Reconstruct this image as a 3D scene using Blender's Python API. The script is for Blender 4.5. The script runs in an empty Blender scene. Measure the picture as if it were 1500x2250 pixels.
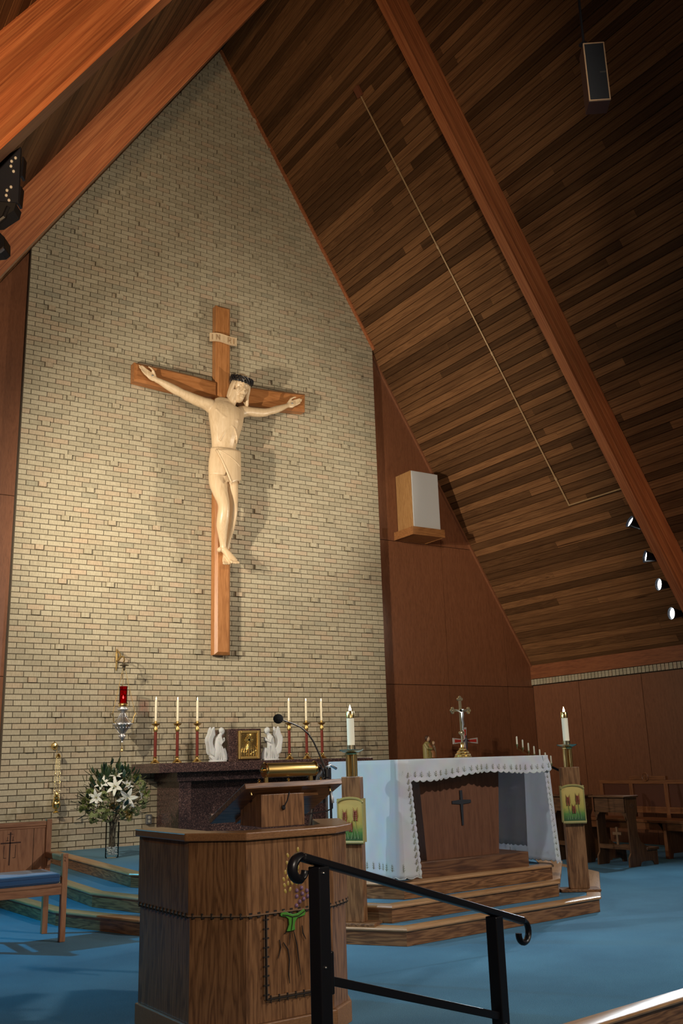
import bpy, bmesh, math, random
from math import sin, cos, pi, radians, sqrt, atan2
from mathutils import Vector, Matrix, noise
random.seed(7)
S = bpy.context.scene
COL = S.collection
# ------------------------------------------------------------------ camera
cam = bpy.data.objects.new('camera', bpy.data.cameras.new('camera')); COL.objects.link(cam)
_r = Vector((0.8427, -0.5375, -0.0300)); _d = Vector((0.1123, 0.2307, -0.9665)); _f = Vector((0.5265, 0.8111, 0.2548))
_f.normalize(); _r = (_r - _f*_r.dot(_f)).normalized(); _d = _f.cross(_r)
M = Matrix((( _r.x, -_d.x, -_f.x, -2.735), (_r.y, -_d.y, -_f.y, -11.592), (_r.z, -_d.z, -_f.z, 1.286), (0, 0, 0, 1)))
cam.matrix_world = M
cam.data.sensor_fit = 'VERTICAL'; cam.data.sensor_height = 36; cam.data.lens = 2069.45/2250*36
cam.data.clip_start = .05; cam.data.clip_end = 100
S.camera = cam
# ------------------------------------------------------------------ world, light, exposure
w = bpy.data.worlds.new('world'); S.world = w; w.use_nodes = True
w.node_tree.nodes['Background'].inputs[0].default_value = (1.0, .80, .60, 1); w.node_tree.nodes['Background'].inputs[1].default_value = .075
S.view_settings.view_transform = 'Standard'; S.view_settings.look = 'None'; S.view_settings.gamma = 1
S.view_settings.use_curve_mapping = False; S.view_settings.exposure = 0
def spot(name, loc, at, power, col=(1, .86, .66), size=60, blend=.5, rad=.05):
    l = bpy.data.lights.new(name, 'SPOT'); l.energy = power; l.color = col; l.spot_size = radians(size); l.spot_blend = blend; l.shadow_soft_size = rad
    o = bpy.data.objects.new(name, l); COL.objects.link(o); o.location = loc
    o.rotation_euler = (Vector(at)-Vector(loc)).to_track_quat('-Z', 'Y').to_euler(); return o
WARM = (1, .87, .67)
# theatre spots on the left rafter (out of frame) aimed at the crucifix, the brick wall and the altars
spot('spot_light', (-2.15, -3.35, 3.9), (3.7, 0, 4.9), 1500, WARM, 74, 1, .04)
spot('spot_light', (-2.5, -3.35, 3.4), (2.9, 0, 2.0), 720, WARM, 80, 1, .04)
spot('spot_light', (-2.75, -3.9, 3.1), (2.8, -4.9, 1.0), 420, (.80, .92, 1), 60, .8, .03)
# the four spots seen on the right rafter; the lamps themselves are built further down
spot('spot_light', (7.12, -3.30, 4.42), (2.8, 0, 5.9), 620, WARM, 66, 1, .05)
spot('spot_light', (7.38, -3.30, 3.93), (2.4, -.5, 2.6), 420, WARM, 70, 1, .05)
spot('spot_light', (7.58, -3.36, 3.52), (2.6, -4.8, .9), 200, (.9, .95, 1), 50, .8, .04)
spot('spot_light', (7.80, -3.36, 3.13), (4.6, -6.6, 0), 480, (.8, .93, 1), 84, 1, .05)
# unseen fill lights, added on the nave side to brighten wall, rafters and ambo
spot('fill_light', (-.4, -9.6, 5.2), (3.0, 0, 6.6), 1150, WARM, 80, 1, .25)
spot('fill_light', (4.6, -11.5, 5.0), (1.9, -5.6, .2), 1250, (1, .96, .92), 66, 1, .12)
spot('fill_light', (-2.9, -10.4, 2.2), (-1.3, -6.8, 5.9), 900, (1, .66, .36), 54, 1, .12)  # added uplight for the left rafters
spot('fill_light', (3.2, -12.0, 3.0), (6.9, -3.66, 4.4), 420, (1, .62, .36), 26, 1, .2)
spot('fill_light', (1.5, -12.8, 3.0), (-.4, -7.0, .6), 190, (1, .86, .68), 50, .9, .12)
spot('fill_light', (-3.1, -12.4, 2.9), (-.7, -5.6, .6), 330, (1, .84, .68), 50, .9, .12)
spot('fill_light', (6.5, -7.6, 5.0), (8.3, -2.0, 1.2), 120, (1, .80, .58), 80, 1, .3)
spot('stage_light', (-3.0, -1.5, 3.1), (-.3, -3.9, 0), 620, (.08, .66, 1), 74, 1, .06)
spot('stage_light', (-2.2, -6.2, 3.7), (2.2, -5.2, .7), 240, (.72, .90, 1), 50, .8, .04)
# ------------------------------------------------------------------ materials
def mat(name):
    m = bpy.data.materials.new(name); m.use_nodes = True
    return m, m.node_tree.nodes, m.node_tree.links, m.node_tree.nodes['Principled BSDF']
def plain(name, col, rough=.5, metal=0, emis=None, es=0, spec=None, trans=0, ior=1.45, sheen=0, bump=0, bscale=60):
    m, N, L, b = mat(name); b.inputs['Base Color'].default_value = (*col, 1); b.inputs['Roughness'].default_value = rough; b.inputs['Metallic'].default_value = metal
    if emis: b.inputs['Emission Color'].default_value = (*emis, 1); b.inputs['Emission Strength'].default_value = es
    if trans: b.inputs['Transmission Weight'].default_value = trans; b.inputs['IOR'].default_value = ior
    if spec is not None: b.inputs['Specular IOR Level'].default_value = spec
    if sheen: b.inputs['Sheen Weight'].default_value = sheen
    tc = N.new('ShaderNodeTexCoord'); n = N.new('ShaderNodeTexNoise'); n.inputs['Scale'].default_value = bscale; L.new(tc.outputs['Object'], n.inputs['Vector'])
    mx = N.new('ShaderNodeMix'); mx.data_type = 'RGBA'; mx.blend_type = 'MULTIPLY'; mx.inputs[0].default_value = .25
    mx.inputs[6].default_value = (*col, 1); L.new(n.outputs['Color'], mx.inputs[7])
    if not trans and metal < .5 and not emis: L.new(mx.outputs[2], b.inputs['Base Color'])
    if bump:
        bp = N.new('ShaderNodeBump'); bp.inputs['Strength'].default_value = bump; bp.inputs['Distance'].default_value = .01; L.new(n.outputs['Fac'], bp.inputs['Height']); L.new(bp.outputs[0], b.inputs['Normal'])
    return m
def ramp(N, stops):
    r = N.new('ShaderNodeValToRGB'); e = r.color_ramp.elements
    while len(e) < len(stops): e.new(.5)
    for i, (p, c) in enumerate(stops): e[i].position = p; e[i].color = (*c, 1)
    return r
def rnd(N, L):
    oi = N.new('ShaderNodeObjectInfo'); g = N.new('ShaderNodeNewGeometry'); a = N.new('ShaderNodeMath'); a.operation = 'ADD'
    L.new(oi.outputs['Random'], a.inputs[0]); L.new(g.outputs['Random Per Island'], a.inputs[1])
    f = N.new('ShaderNodeMath'); f.operation = 'FRACT'; L.new(a.outputs[0], f.inputs[0]); return f.outputs[0]
def wood(name, dark, mid, light, axis='Z', scale=1., rough=.4, vary=0., knots=False, coat=.0, cathedral=.5, spec=.4, stretch=.10):
    """wood: long fibres along `axis`, flame figure from a distorted ring pattern, pores as fine bump"""
    m, N, L, b = mat(name)
    tc = N.new('ShaderNodeTexCoord'); mp = N.new('ShaderNodeMapping')
    sc = {'X': (stretch, 1, 1), 'Y': (1, stretch, 1), 'Z': (1, 1, stretch)}[axis]
    mp.inputs['Scale'].default_value = [s*scale for s in sc]
    L.new(tc.outputs['Object'], mp.inputs['Vector'])
    r = rnd(N, L); ml = N.new('ShaderNodeMath'); ml.operation = 'MULTIPLY'; ml.inputs[1].default_value = 37.; L.new(r, ml.inputs[0]); L.new(ml.outputs[0], mp.inputs['Location'])
    n1 = N.new('ShaderNodeTexNoise'); n1.inputs['Scale'].default_value = 5; n1.inputs['Detail'].default_value = 3; L.new(mp.outputs[0], n1.inputs['Vector'])
    k = N.new('ShaderNodeMath'); k.operation = 'MULTIPLY'; k.inputs[1].default_value = 17; L.new(n1.outputs['Fac'], k.inputs[0])
    fr = N.new('ShaderNodeMath'); fr.operation = 'PINGPONG'; fr.inputs[1].default_value = 1.; L.new(k.outputs[0], fr.inputs[0])
    n2 = N.new('ShaderNodeTexNoise'); n2.inputs['Scale'].default_value = 95; n2.inputs['Detail'].default_value = 4; L.new(mp.outputs[0], n2.inputs['Vector'])
    a = N.new('ShaderNodeMix'); a.data_type = 'FLOAT'; a.inputs[0].default_value = cathedral; L.new(n2.outputs['Fac'], a.inputs[2]); L.new(fr.outputs[0], a.inputs[3])
    cr = ramp(N, [(.12, dark), (.48, mid), (.85, light)]); L.new(a.outputs[0], cr.inputs[0])
    out = cr.outputs[0]
    if vary:
        hv = N.new('ShaderNodeMapRange'); hv.inputs[3].default_value = 1-vary; hv.inputs[4].default_value = 1+vary; L.new(r, hv.inputs[0])
        hs = N.new('ShaderNodeHueSaturation'); L.new(hv.outputs[0], hs.inputs['Value']); L.new(out, hs.inputs['Color']); out = hs.outputs[0]
    if knots:
        v = N.new('ShaderNodeTexVoronoi'); v.inputs['Scale'].default_value = 3.0; mp2 = N.new('ShaderNodeMapping'); mp2.inputs['Scale'].default_value = (.55, 2.2, 2.2)
        L.new(tc.outputs['Object'], mp2.inputs['Vector']); L.new(ml.outputs[0], mp2.inputs['Location']); L.new(mp2.outputs[0], v.inputs['Vector'])
        kr = ramp(N, [(.035, (.12, .08, .05)), (.085, (1, 1, 1))]); L.new(v.outputs['Distance'], kr.inputs[0])
        mx = N.new('ShaderNodeMix'); mx.data_type = 'RGBA'; mx.blend_type = 'MULTIPLY'; mx.inputs[0].default_value = .8; L.new(out, mx.inputs[6]); L.new(kr.outputs[0], mx.inputs[7]); out = mx.outputs[2]
    L.new(out, b.inputs['Base Color']); b.inputs['Roughness'].default_value = rough; b.inputs['Specular IOR Level'].default_value = spec
    if coat: b.inputs['Coat Weight'].default_value = coat; b.inputs['Coat Roughness'].default_value = .25
    bp = N.new('ShaderNodeBump'); bp.inputs['Strength'].default_value = .25; bp.inputs['Distance'].default_value = .002; L.new(a.outputs[0], bp.inputs['Height']); L.new(bp.outputs[0], b.inputs['Normal'])
    return m
M_OAK = wood('oak', (.080, .033, .012), (.195, .088, .035), (.28, .135, .056), 'Z', 2.6, .38, .06, coat=.15, cathedral=.5)
M_OAKX = wood('oak_lengthwise', (.080, .033, .013), (.185, .082, .032), (.275, .130, .052), 'X', 2.8, .38, .05, coat=.15, cathedral=.6)
M_OAKY = wood('oak_crosswise', (.12, .046, .016), (.28, .125, .045), (.40, .19, .075), 'Y', 1.6, .38, .05, coat=.15, cathedral=.6)
M_OAKP = wood('oak_plain', (.14, .06, .024), (.25, .115, .045), (.34, .165, .066), 'X', 2.2, .38, .05, coat=.15, cathedral=.08, stretch=.3)
M_NOSE = wood('oak_nosing', (.25, .12, .045), (.40, .21, .09), (.5, .28, .13), 'X', 1.6, .28, .05, coat=.4, cathedral=.3)
M_PLANK = wood('cedar_plank', (.070, .030, .013), (.145, .066, .027), (.21, .102, .043), 'X', 2.2, .62, .5, knots=True, cathedral=.35, spec=.15)
M_BEAM = wood('laminated_fir', (.15, .042, .016), (.32, .10, .038), (.46, .18, .07), 'X', 2.2, .42, .22, cathedral=.3, coat=.1, stretch=.018)
M_FASCIA = wood('fascia_fir', (.12, .036, .016), (.24, .078, .030), (.32, .115, .045), 'Y', .9, .5, .05, cathedral=.2)
M_PANEL = wood('mahogany_panel', (.10, .038, .018), (.195, .074, .035), (.25, .102, .05), 'Z', 1.6, .38, .10, cathedral=.16, coat=.2)
M_ALTWOOD = wood('walnut_veneer', (.075, .027, .013), (.135, .053, .025), (.17, .070, .034), 'Z', 1.4, .4, .03, cathedral=.22)
M_CROSS = wood('cross_wood', (.22, .082, .026), (.36, .15, .05), (.45, .20, .075), 'Z', 1.2, .4, .04, cathedral=.3)
M_CARVE = wood('limewood', (.50, .35, .20), (.60, .44, .275), (.66, .50, .325), 'Z', .9, .42, .0, cathedral=.25, coat=.15)
M_DARKOAK = wood('dark_oak', (.060, .024, .010), (.135, .056, .022), (.20, .085, .034), 'Y', 1.5, .4, .06, cathedral=.4, coat=.1)
M_DARKOAKZ = wood('dark_oak_upright', (.060, .024, .010), (.135, .056, .022), (.20, .085, .034), 'Z', 1.5, .4, .06, cathedral=.4, coat=.1)
M_BENCH = wood('cherry', (.11, .034, .012), (.23, .078, .026), (.30, .115, .04), 'Y', 1.3, .4, .05, cathedral=.35, coat=.1)
M_CHAIR = wood('chair_oak', (.15, .055, .024), (.30, .125, .055), (.38, .18, .085), 'Z', 1.6, .42, .04, cathedral=.3)
def brick_mat():
    m, N, L, b = mat('buff_brick')
    r = rnd(N, L)
    cr = ramp(N, [(0, (.37, .325, .235)), (.35, (.42, .37, .27)), (.6, (.455, .405, .30)), (.82, (.42, .35, .25)), (.93, (.455, .355, .255)), (.985, (.345, .315, .235))]); L.new(r, cr.inputs[0])
    tc = N.new('ShaderNodeTexCoord'); mp = N.new('ShaderNodeMapping'); mp.inputs['Scale'].default_value = (110, 20, 14); L.new(tc.outputs['Object'], mp.inputs['Vector'])
    n = N.new('ShaderNodeTexNoise'); n.inputs['Scale'].default_value = 1; n.inputs['Detail'].default_value = 3; n.inputs['Roughness'].default_value = .7; L.new(mp.outputs[0], n.inputs['Vector'])
    mr = ramp(N, [(.3, (.72, .70, .66)), (.62, (1.08, 1.07, 1.05))]); L.new(n.outputs['Fac'], mr.inputs[0])
    mx = N.new('ShaderNodeMix'); mx.data_type = 'RGBA'; mx.blend_type = 'MULTIPLY'; mx.inputs[0].default_value = 1; L.new(cr.outputs[0], mx.inputs[6]); L.new(mr.outputs[0], mx.inputs[7])
    L.new(mx.outputs[2], b.inputs['Base Color']); b.inputs['Roughness'].default_value = .6; b.inputs['Specular IOR Level'].default_value = .35
    bp = N.new('ShaderNodeBump'); bp.inputs['Strength'].default_value = .5; bp.inputs['Distance'].default_value = .003; L.new(n.outputs['Fac'], bp.inputs['Height']); L.new(bp.outputs[0], b.inputs['Normal'])
    return m
M_BRICK = brick_mat()
M_MORTAR = plain('mortar', (.10, .08, .055), .9, bscale=30, bump=.4)
def carpet_mat():
    m, N, L, b = mat('blue_carpet'); tc = N.new('ShaderNodeTexCoord')
    n = N.new('ShaderNodeTexNoise'); n.inputs['Scale'].default_value = 260; n.inputs['Detail'].default_value = 2; L.new(tc.outputs['Object'], n.inputs['Vector'])
    n2 = N.new('ShaderNodeTexNoise'); n2.inputs['Scale'].default_value = 1.6; n2.inputs['Detail'].default_value = 3; L.new(tc.outputs['Object'], n2.inputs['Vector'])
    cr = ramp(N, [(.3, (.030, .118, .205)), (.7, (.095, .262, .375))]); L.new(n.outputs['Fac'], cr.inputs[0])
    mr = ramp(N, [(.3, (.78, .8, .83)), (.7, (1.15, 1.12, 1.1))]); L.new(n2.outputs['Fac'], mr.inputs[0])
    mx = N.new('ShaderNodeMix'); mx.data_type = 'RGBA'; mx.blend_type = 'MULTIPLY'; mx.inputs[0].default_value = 1; L.new(cr.outputs[0], mx.inputs[6]); L.new(mr.outputs[0], mx.inputs[7])
    L.new(mx.outputs[2], b.inputs['Base Color']); b.inputs['Roughness'].default_value = .95; b.inputs['Sheen Weight'].default_value = .08; b.inputs['Specular IOR Level'].default_value = .1
    bp = N.new('ShaderNodeBump'); bp.inputs['Strength'].default_value = .7; bp.inputs['Distance'].default_value = .006; L.new(n.outputs['Fac'], bp.inputs['Height']); L.new(bp.outputs[0], b.inputs['Normal'])
    return m
M_CARPET = carpet_mat()
def granite_mat():
    m, N, L, b = mat('mahogany_granite'); tc = N.new('ShaderNodeTexCoord')
    v = N.new('ShaderNodeTexVoronoi'); v.inputs['Scale'].default_value = 110; L.new(tc.outputs['Object'], v.inputs['Vector'])
    n = N.new('ShaderNodeTexNoise'); n.inputs['Scale'].default_value = 70; n.inputs['Detail'].default_value = 4; L.new(tc.outputs['Object'], n.inputs['Vector'])
    a = N.new('ShaderNodeMath'); a.operation = 'MULTIPLY'; L.new(v.outputs['Color'], a.inputs[0]); L.new(n.outputs['Fac'], a.inputs[1])
    cr = ramp(N, [(.08, (.022, .016, .018)), (.25, (.065, .034, .032)), (.42, (.13, .07, .06)), (.6, (.30, .19, .17))]); L.new(a.outputs[0], cr.inputs[0])
    L.new(cr.outputs[0], b.inputs['Base Color']); b.inputs['Roughness'].default_value = .22; return m
M_GRANITE = granite_mat()
def thin_glass(name, tint, gloss=.03):
    m, N, L, b = mat(name); t = N.new('ShaderNodeBsdfTransparent'); t.inputs[0].default_value = (*tint, 1); g = N.new('ShaderNodeBsdfGlossy'); g.inputs['Roughness'].default_value = gloss
    f = N.new('ShaderNodeFresnel'); f.inputs[0].default_value = 1.22; x = N.new('ShaderNodeMixShader'); L.new(f.outputs[0], x.inputs[0]); L.new(t.outputs[0], x.inputs[1]); L.new(g.outputs[0], x.inputs[2]); L.new(x.outputs[0], N['Material Output'].inputs[0]); return m
M_BRASS = plain('polished_brass', (.80, .58, .24), .22, 1)
M_BRASSD = plain('brushed_brass', (.62, .42, .15), .38, 1)
M_SILVER = plain('worn_silver', (.72, .70, .66), .3, 1)
M_BLACK = plain('black_powder_coat', (.012, .012, .016), .32, 0)
M_BLACKM = plain('matt_black', (.010, .010, .013), .7)
M_WAX = plain('ivory_wax', (.86, .78, .58), .5, emis=(1, .8, .5), es=.05)
M_FLAME = plain('candle_flame', (1, .8, .5), .5, emis=(1, .72, .38), es=14)
M_RED = plain('red_marble', (.20, .028, .018), .25)
M_PLASTER = plain('white_plaster', (.72, .74, .76), .55, bump=.1)
M_WHITE = plain('white_linen', (.88, .87, .87), .85, sheen=.2, bscale=8)
def _translucent(m, k):
    N, L = m.node_tree.nodes, m.node_tree.links; b = N['Principled BSDF']; t = N.new('ShaderNodeBsdfTranslucent'); t.inputs[0].default_value = (.78, .79, .82, 1)
    x = N.new('ShaderNodeMixShader'); x.inputs[0].default_value = k; L.new(b.outputs[0], x.inputs[1]); L.new(t.outputs[0], x.inputs[2]); L.new(x.outputs[0], N['Material Output'].inputs[0])
_translucent(M_WHITE, .45)
M_GREYM = plain('grey_steel', (.30, .31, .33), .4, .8)
M_GOLDP = plain('gold_paint', (.72, .48, .12), .35, .3)
# ------------------------------------------------------------------ mesh building
class MB:
    def __init__(s): s.v = []; s.f = []
    def add(s, vs, fs):
        o = len(s.v); s.v += [tuple(v) for v in vs]; s.f += [tuple(i+o for i in f) for f in fs]; return s
    def box(s, a, b, ch=0):
        (x0, y0, z0), (x1, y1, z1) = a, b
        if x0 > x1: x0, x1 = x1, x0
        if y0 > y1: y0, y1 = y1, y0
        if z0 > z1: z0, z1 = z1, z0
        return s.add([(x0, y0, z0), (x1, y0, z0), (x1, y1, z0), (x0, y1, z0), (x0, y0, z1), (x1, y0, z1), (x1, y1, z1), (x0, y1, z1)],
                     [(3, 2, 1, 0), (4, 5, 6, 7), (0, 1, 5, 4), (1, 2, 6, 5), (2, 3, 7, 6), (3, 0, 4, 7)])
    def obox(s, c, size, m3=None):
        """box of `size` about c, turned by the 3x3 m3"""
        m3 = m3 or Matrix.Identity(3); h = Vector(size)/2; c = Vector(c)
        vs = [c + m3 @ Vector((x*h.x, y*h.y, z*h.z)) for z in (-1, 1) for x, y in ((-1, -1), (1, -1), (1, 1), (-1, 1))]
        return s.add(vs, [(3, 2, 1, 0), (4, 5, 6, 7), (0, 1, 5, 4), (1, 2, 6, 5), (2, 3, 7, 6), (3, 0, 4, 7)])
    def bar(s, p, q, w, h, up=(0, 0, 1)):
        p, q = Vector(p), Vector(q); x = (q-p).normalized(); y = Vector(up).cross(x).normalized(); z = x.cross(y)
        m3 = Matrix((x, y, z)).transposed(); return s.obox((p+q)/2, ((q-p).length, w, h), m3)
    def prism(s, poly, z0, z1):
        n = len(poly); vs = [(x, y, z0) for x, y in poly]+[(x, y, z1) for x, y in poly]
        return s.add(vs, [tuple(range(n-1, -1, -1)), tuple(range(n, 2*n))]+[(i, (i+1) % n, n+(i+1) % n, n+i) for i in range(n)])
    def extr(s, poly, y0, y1, f=None):
        """poly in a 2-D plane (a, b), thick from y0 to y1; f(a, b, t) -> xyz (default: the XZ plane, thick along Y)"""
        f = f or (lambda a, b, t: (a, t, b)); n = len(poly); vs = [f(a, b, y0) for a, b in poly]+[f(a, b, y1) for a, b in poly]
        return s.add(vs, [tuple(range(n)), tuple(range(2*n-1, n-1, -1))]+[(i, n+i, n+(i+1) % n, (i+1) % n) for i in range(n)])
    def lathe(s, prof, c=(0, 0, 0), seg=16, axis=None, sx=1, sy=1):
        c = Vector(c); vs = []; q = Vector((0, 0, 1)).rotation_difference(Vector(axis).normalized()) if axis else None
        for r, z in prof:
            for i in range(seg):
                v = Vector((r*cos(2*pi*i/seg)*sx, r*sin(2*pi*i/seg)*sy, z)); vs.append(c + (q @ v if q else v))
        n = len(prof); fs = [(j*seg+i, j*seg+(i+1) % seg, (j+1)*seg+(i+1) % seg, (j+1)*seg+i) for j in range(n-1) for i in range(seg)]
        if prof[0][0] > 1e-5: fs.append(tuple(range(seg-1, -1, -1)))
        if prof[-1][0] > 1e-5: fs.append(tuple((n-1)*seg+i for i in range(seg)))
        return s.add(vs, fs)
    def ball(s, c, r, seg=10, rings=6, m3=None):
        rr = r if hasattr(r, '__len__') else (r, r, r); m3 = m3 or Matrix.Identity(3); vs = []; c = Vector(c)
        for j in range(rings+1):
            t = pi*j/rings
            for i in range(seg): vs.append(c + m3 @ Vector((rr[0]*sin(t)*cos(2*pi*i/seg), rr[1]*sin(t)*sin(2*pi*i/seg), -rr[2]*cos(t))))
        return s.add(vs, [(j*seg+i, j*seg+(i+1) % seg, (j+1)*seg+(i+1) % seg, (j+1)*seg+i) for j in range(rings) for i in range(seg)])
    def tube(s, pts, r, seg=8, flat=1., up=None, cap=True):
        """tube through pts; r a number or one per point; flat = thickness ratio across"""
        pts = [Vector(p) for p in pts]; n = len(pts); rs = r if hasattr(r, '__len__') else [r]*n; vs = []
        t0 = (pts[1]-pts[0]).normalized(); u = Vector(up) if up else (Vector((0, 0, 1)) if abs(t0.z) < .9 else Vector((1, 0, 0)))
        for i, p in enumerate(pts):
            t = (pts[min(i+1, n-1)]-pts[max(i-1, 0)]).normalized(); a = (u - t*u.dot(t))
            if a.length < 1e-4: a = t.orthogonal()
            a.normalize(); b = t.cross(a); u = a if not up else u
            for k in range(seg): vs.append(p + a*(rs[i]*cos(2*pi*k/seg)) + b*(rs[i]*flat*sin(2*pi*k/seg)))
        fs = [(j*seg+i, j*seg+(i+1) % seg, (j+1)*seg+(i+1) % seg, (j+1)*seg+i) for j in range(n-1) for i in range(seg)]
        if cap: fs += [tuple(range(seg-1, -1, -1)), tuple((n-1)*seg+i for i in range(seg))]
        return s.add(vs, fs)
    def grid(s, fn, nu, nv):
        return s.add([fn(i/nu, j/nv) for j in range(nv+1) for i in range(nu+1)], [(j*(nu+1)+i, j*(nu+1)+i+1, (j+1)*(nu+1)+i+1, (j+1)*(nu+1)+i) for j in range(nv) for i in range(nu)])
    def mesh(s, name, m, off=(0, 0, 0), smooth=False):
        me = bpy.data.meshes.new(name); o = Vector(off)
        me.from_pydata([Vector(v)-o for v in s.v], [], s.f); me.materials.append(m)
        bm = bmesh.new(); bm.from_mesh(me); bmesh.ops.recalc_face_normals(bm, faces=bm.faces)
        bm.to_mesh(me); bm.free()
        if smooth:
            me.shade_smooth()
            if smooth != 'all': me.set_sharp_from_angle(angle=radians(38))
        return me
    def build(s, name, m, parent=None, smooth=False, bevel=0, solid=0, sub=0, kind=None, label=None, offset=None):
        """one object; coordinates are world coordinates, moved into the frame of the thing it belongs to"""
        root = parent
        while root and root.parent: root = root.parent
        off = root.location if root else (offset or Vector((0, 0, 0)))
        o = bpy.data.objects.new(name, s.mesh(name, m, off, smooth)); COL.objects.link(o)
        if parent: o.parent = parent
        elif offset: o.location = offset
        if solid: md = o.modifiers.new('solid', 'SOLIDIFY'); md.thickness = solid; md.offset = 0
        if sub: md = o.modifiers.new('sub', 'SUBSURF'); md.levels = sub; md.render_levels = sub
        if bevel: md = o.modifiers.new('bevel', 'BEVEL'); md.width = bevel; md.segments = 2; md.limit_method = 'ANGLE'; md.angle_limit = radians(40)
        if kind: o['kind'] = kind
        if label: o['label'] = label
        return o
def tag(o, label, cat, group=None):
    o['label'] = label; o['category'] = cat
    if group: o['group'] = group
    return o
def thing(name, label, cat, loc=(0, 0, 0), group=None):
    o = bpy.data.objects.new(name, None); COL.objects.link(o); o.location = loc; o.empty_display_size = .1; return tag(o, label, cat, group)
def struct(name, loc=(0, 0, 0)):
    o = bpy.data.objects.new(name, None); COL.objects.link(o); o.location = loc; o['kind'] = 'structure'; return o
def copy_tree(o, parent=None):
    c = o.copy(); COL.objects.link(c); c.parent = parent
    for ch in list(o.children): copy_tree(ch, c)
    return c
def inst(name, me, parent, loc, rot=None, scale=None):
    o = bpy.data.objects.new(name, me); o.parent = parent; o.location = loc
    if rot is not None: o.rotation_euler = rot
    if scale: o.scale = scale
    COL.objects.link(o); return o
def lerp(a, b, t): return a+(b-a)*t
def L3(a, b, t): return tuple(lerp(a[i], b[i], t) for i in range(3))
def piece(pts, t):
    """piecewise-linear value table"""
    if t <= pts[0][0]: return pts[0][1]
    for (a, x), (b, y) in zip(pts, pts[1:]):
        if t <= b: return x+(y-x)*(t-a)/(b-a)
    return pts[-1][1]
# ================================================================== THE SETTING
RX, RZ = 2.74, 12.34                 # ridge
SR, SL = 1.66, 1.58                  # slopes of the right and left roof
XR, XL = 8.55, -3.35                 # side walls
zr = lambda x: RZ-SR*(x-RX)
zl = lambda x: RZ+SL*(x-RX)
YF = -13.0
# --- back wall: panelled backing, brick gable in front
WB = MB().extr([(XL, -.4), (XR+.2, -.4), (XR+.2, zr(XR+.2)+.1), (RX, RZ+.1), (XL, zl(XL)+.1)], .145, .30).build('wall_back', M_MORTAR); WB['kind'] = 'structure'
def clip_poly(poly, f):
    out = []
    for i in range(len(poly)):
        p, q = poly[i], poly[(i+1) % len(poly)]; a, b = f(p), f(q)
        if a >= 0: out.append(p)
        if a*b < 0: t = a/(a-b); out.append((p[0]+(q[0]-p[0])*t, p[1]+(q[1]-p[1])*t))
    return out
roofR = lambda p: zr(p[0])-.01-p[1]
roofL = lambda p: zl(p[0])-.01-p[1]
for xs in ((XL, -2.44), (-2.44, -1.22), (-1.22, .0), (5.48, 6.765), (6.765, 7.985), (7.985, XR)):
    for z0, z1 in ((-.0, 2.37), (2.37, 4.60), (4.60, 8.2)):
        g = .004; p = clip_poly(clip_poly([(xs[0]+g, z0+g), (xs[1]-g, z0+g), (xs[1]-g, z1-g), (xs[0]+g, z1-g)], roofR), roofL)
        if len(p) > 2: MB().extr(p, .10, .143).build('panel', M_PANEL, WB)
BW = .2032; BH = .06773; J = .0095
GP = clip_poly(clip_poly([(-.005, .0), (5.49, .0), (5.49, RZ), (-.005, RZ)], roofR), roofL)
MB().extr(GP, .012, .143).build('mortar_bed', M_MORTAR, WB)
def brick_mesh(wd, y0): return MB().box((-wd/2+J/2, y0, -BH/2+J/2), (wd/2-J/2, .05, BH/2-J/2))
bm_full = brick_mesh(BW, 0).mesh('brick', M_BRICK); bm_34 = brick_mesh(BW*.75, 0).mesh('brick', M_BRICK); bm_half = brick_mesh(BW*.5, 0).mesh('brick', M_BRICK)
bm_14 = brick_mesh(BW*.25, 0).mesh('brick', M_BRICK); bm_proud = brick_mesh(BW*.5, -.028).mesh('brick', M_BRICK)
kinds = {1.: bm_full, .75: bm_34, .5: bm_half, .25: bm_14, 'p': bm_proud}
rows = []
n = -10
while True:
    z = .70+n*BH
    if z > RZ+.05: break
    xs = []; x = 0.
    if n % 2 == 0: xs.append((x+BW/4, .5)); x += BW/2
    while x < 27*BW-.01:
        wd = 1. if x+BW <= 27*BW+.01 else .5
        xs.append((x+BW*wd/2, wd)); x += BW*wd
    if n % 6 == 0:
        k = n//6; out = []; cs = [j*.3048 for j in range(1, 18) if (j % 2) != (k % 2)]
        cs = [c for c in cs if random.random() < .96]
        for (c, wd) in xs:
            hit = [q for q in cs if abs(q-c) < .001]; edge = [q for q in cs if abs(abs(q-c)-BW/2) < .002]
            if hit: out += [(c-BW*.375, .25), (c, 'p'), (c+BW*.375, .25)]
            elif edge and wd == 1.:
                q = edge[0]
                if c < q: out += [(q-BW*.625, .75), (q, 'p')]
                else: out += [(q+BW*.625, .75)]
            else: out.append((c, wd))
        xs = out
    rows.append((z, xs)); n += 1
single = []; rest = MB()
for z, xs in rows:
    for c, wd in xs:
        hw = BW*(.5 if wd == 'p' else wd)/2
        lo = min(zr(c+hw), zl(c-hw)); hi = min(zr(c-hw), zl(c+hw)); hi = max(hi, lo)
        if z-BH/2 > hi+.3: continue
        cut = z+BH/2 > lo-.01
        y0 = random.uniform(-.0015, .0015)
        prio = z < 1.75 and c < 5.4 and not (1.9 < c < 4.9 and z < 1.3)
        if prio and not cut: single.append((c-1.2*0+abs(z-1)*0, z, c, wd, y0))
        else:
            p = [(c-hw+J/2, z-BH/2+J/2), (c+hw-J/2, z-BH/2+J/2), (c+hw-J/2, z+BH/2-J/2), (c-hw+J/2, z+BH/2-J/2)]
            if cut: p = clip_poly(clip_poly(p, roofR), roofL)
            if len(p) > 2: rest.extr(p, (-.028 if wd == 'p' else y0), .05)
single.sort(key=lambda t: t[2]+abs(t[1]-1.0)*.8)
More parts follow.
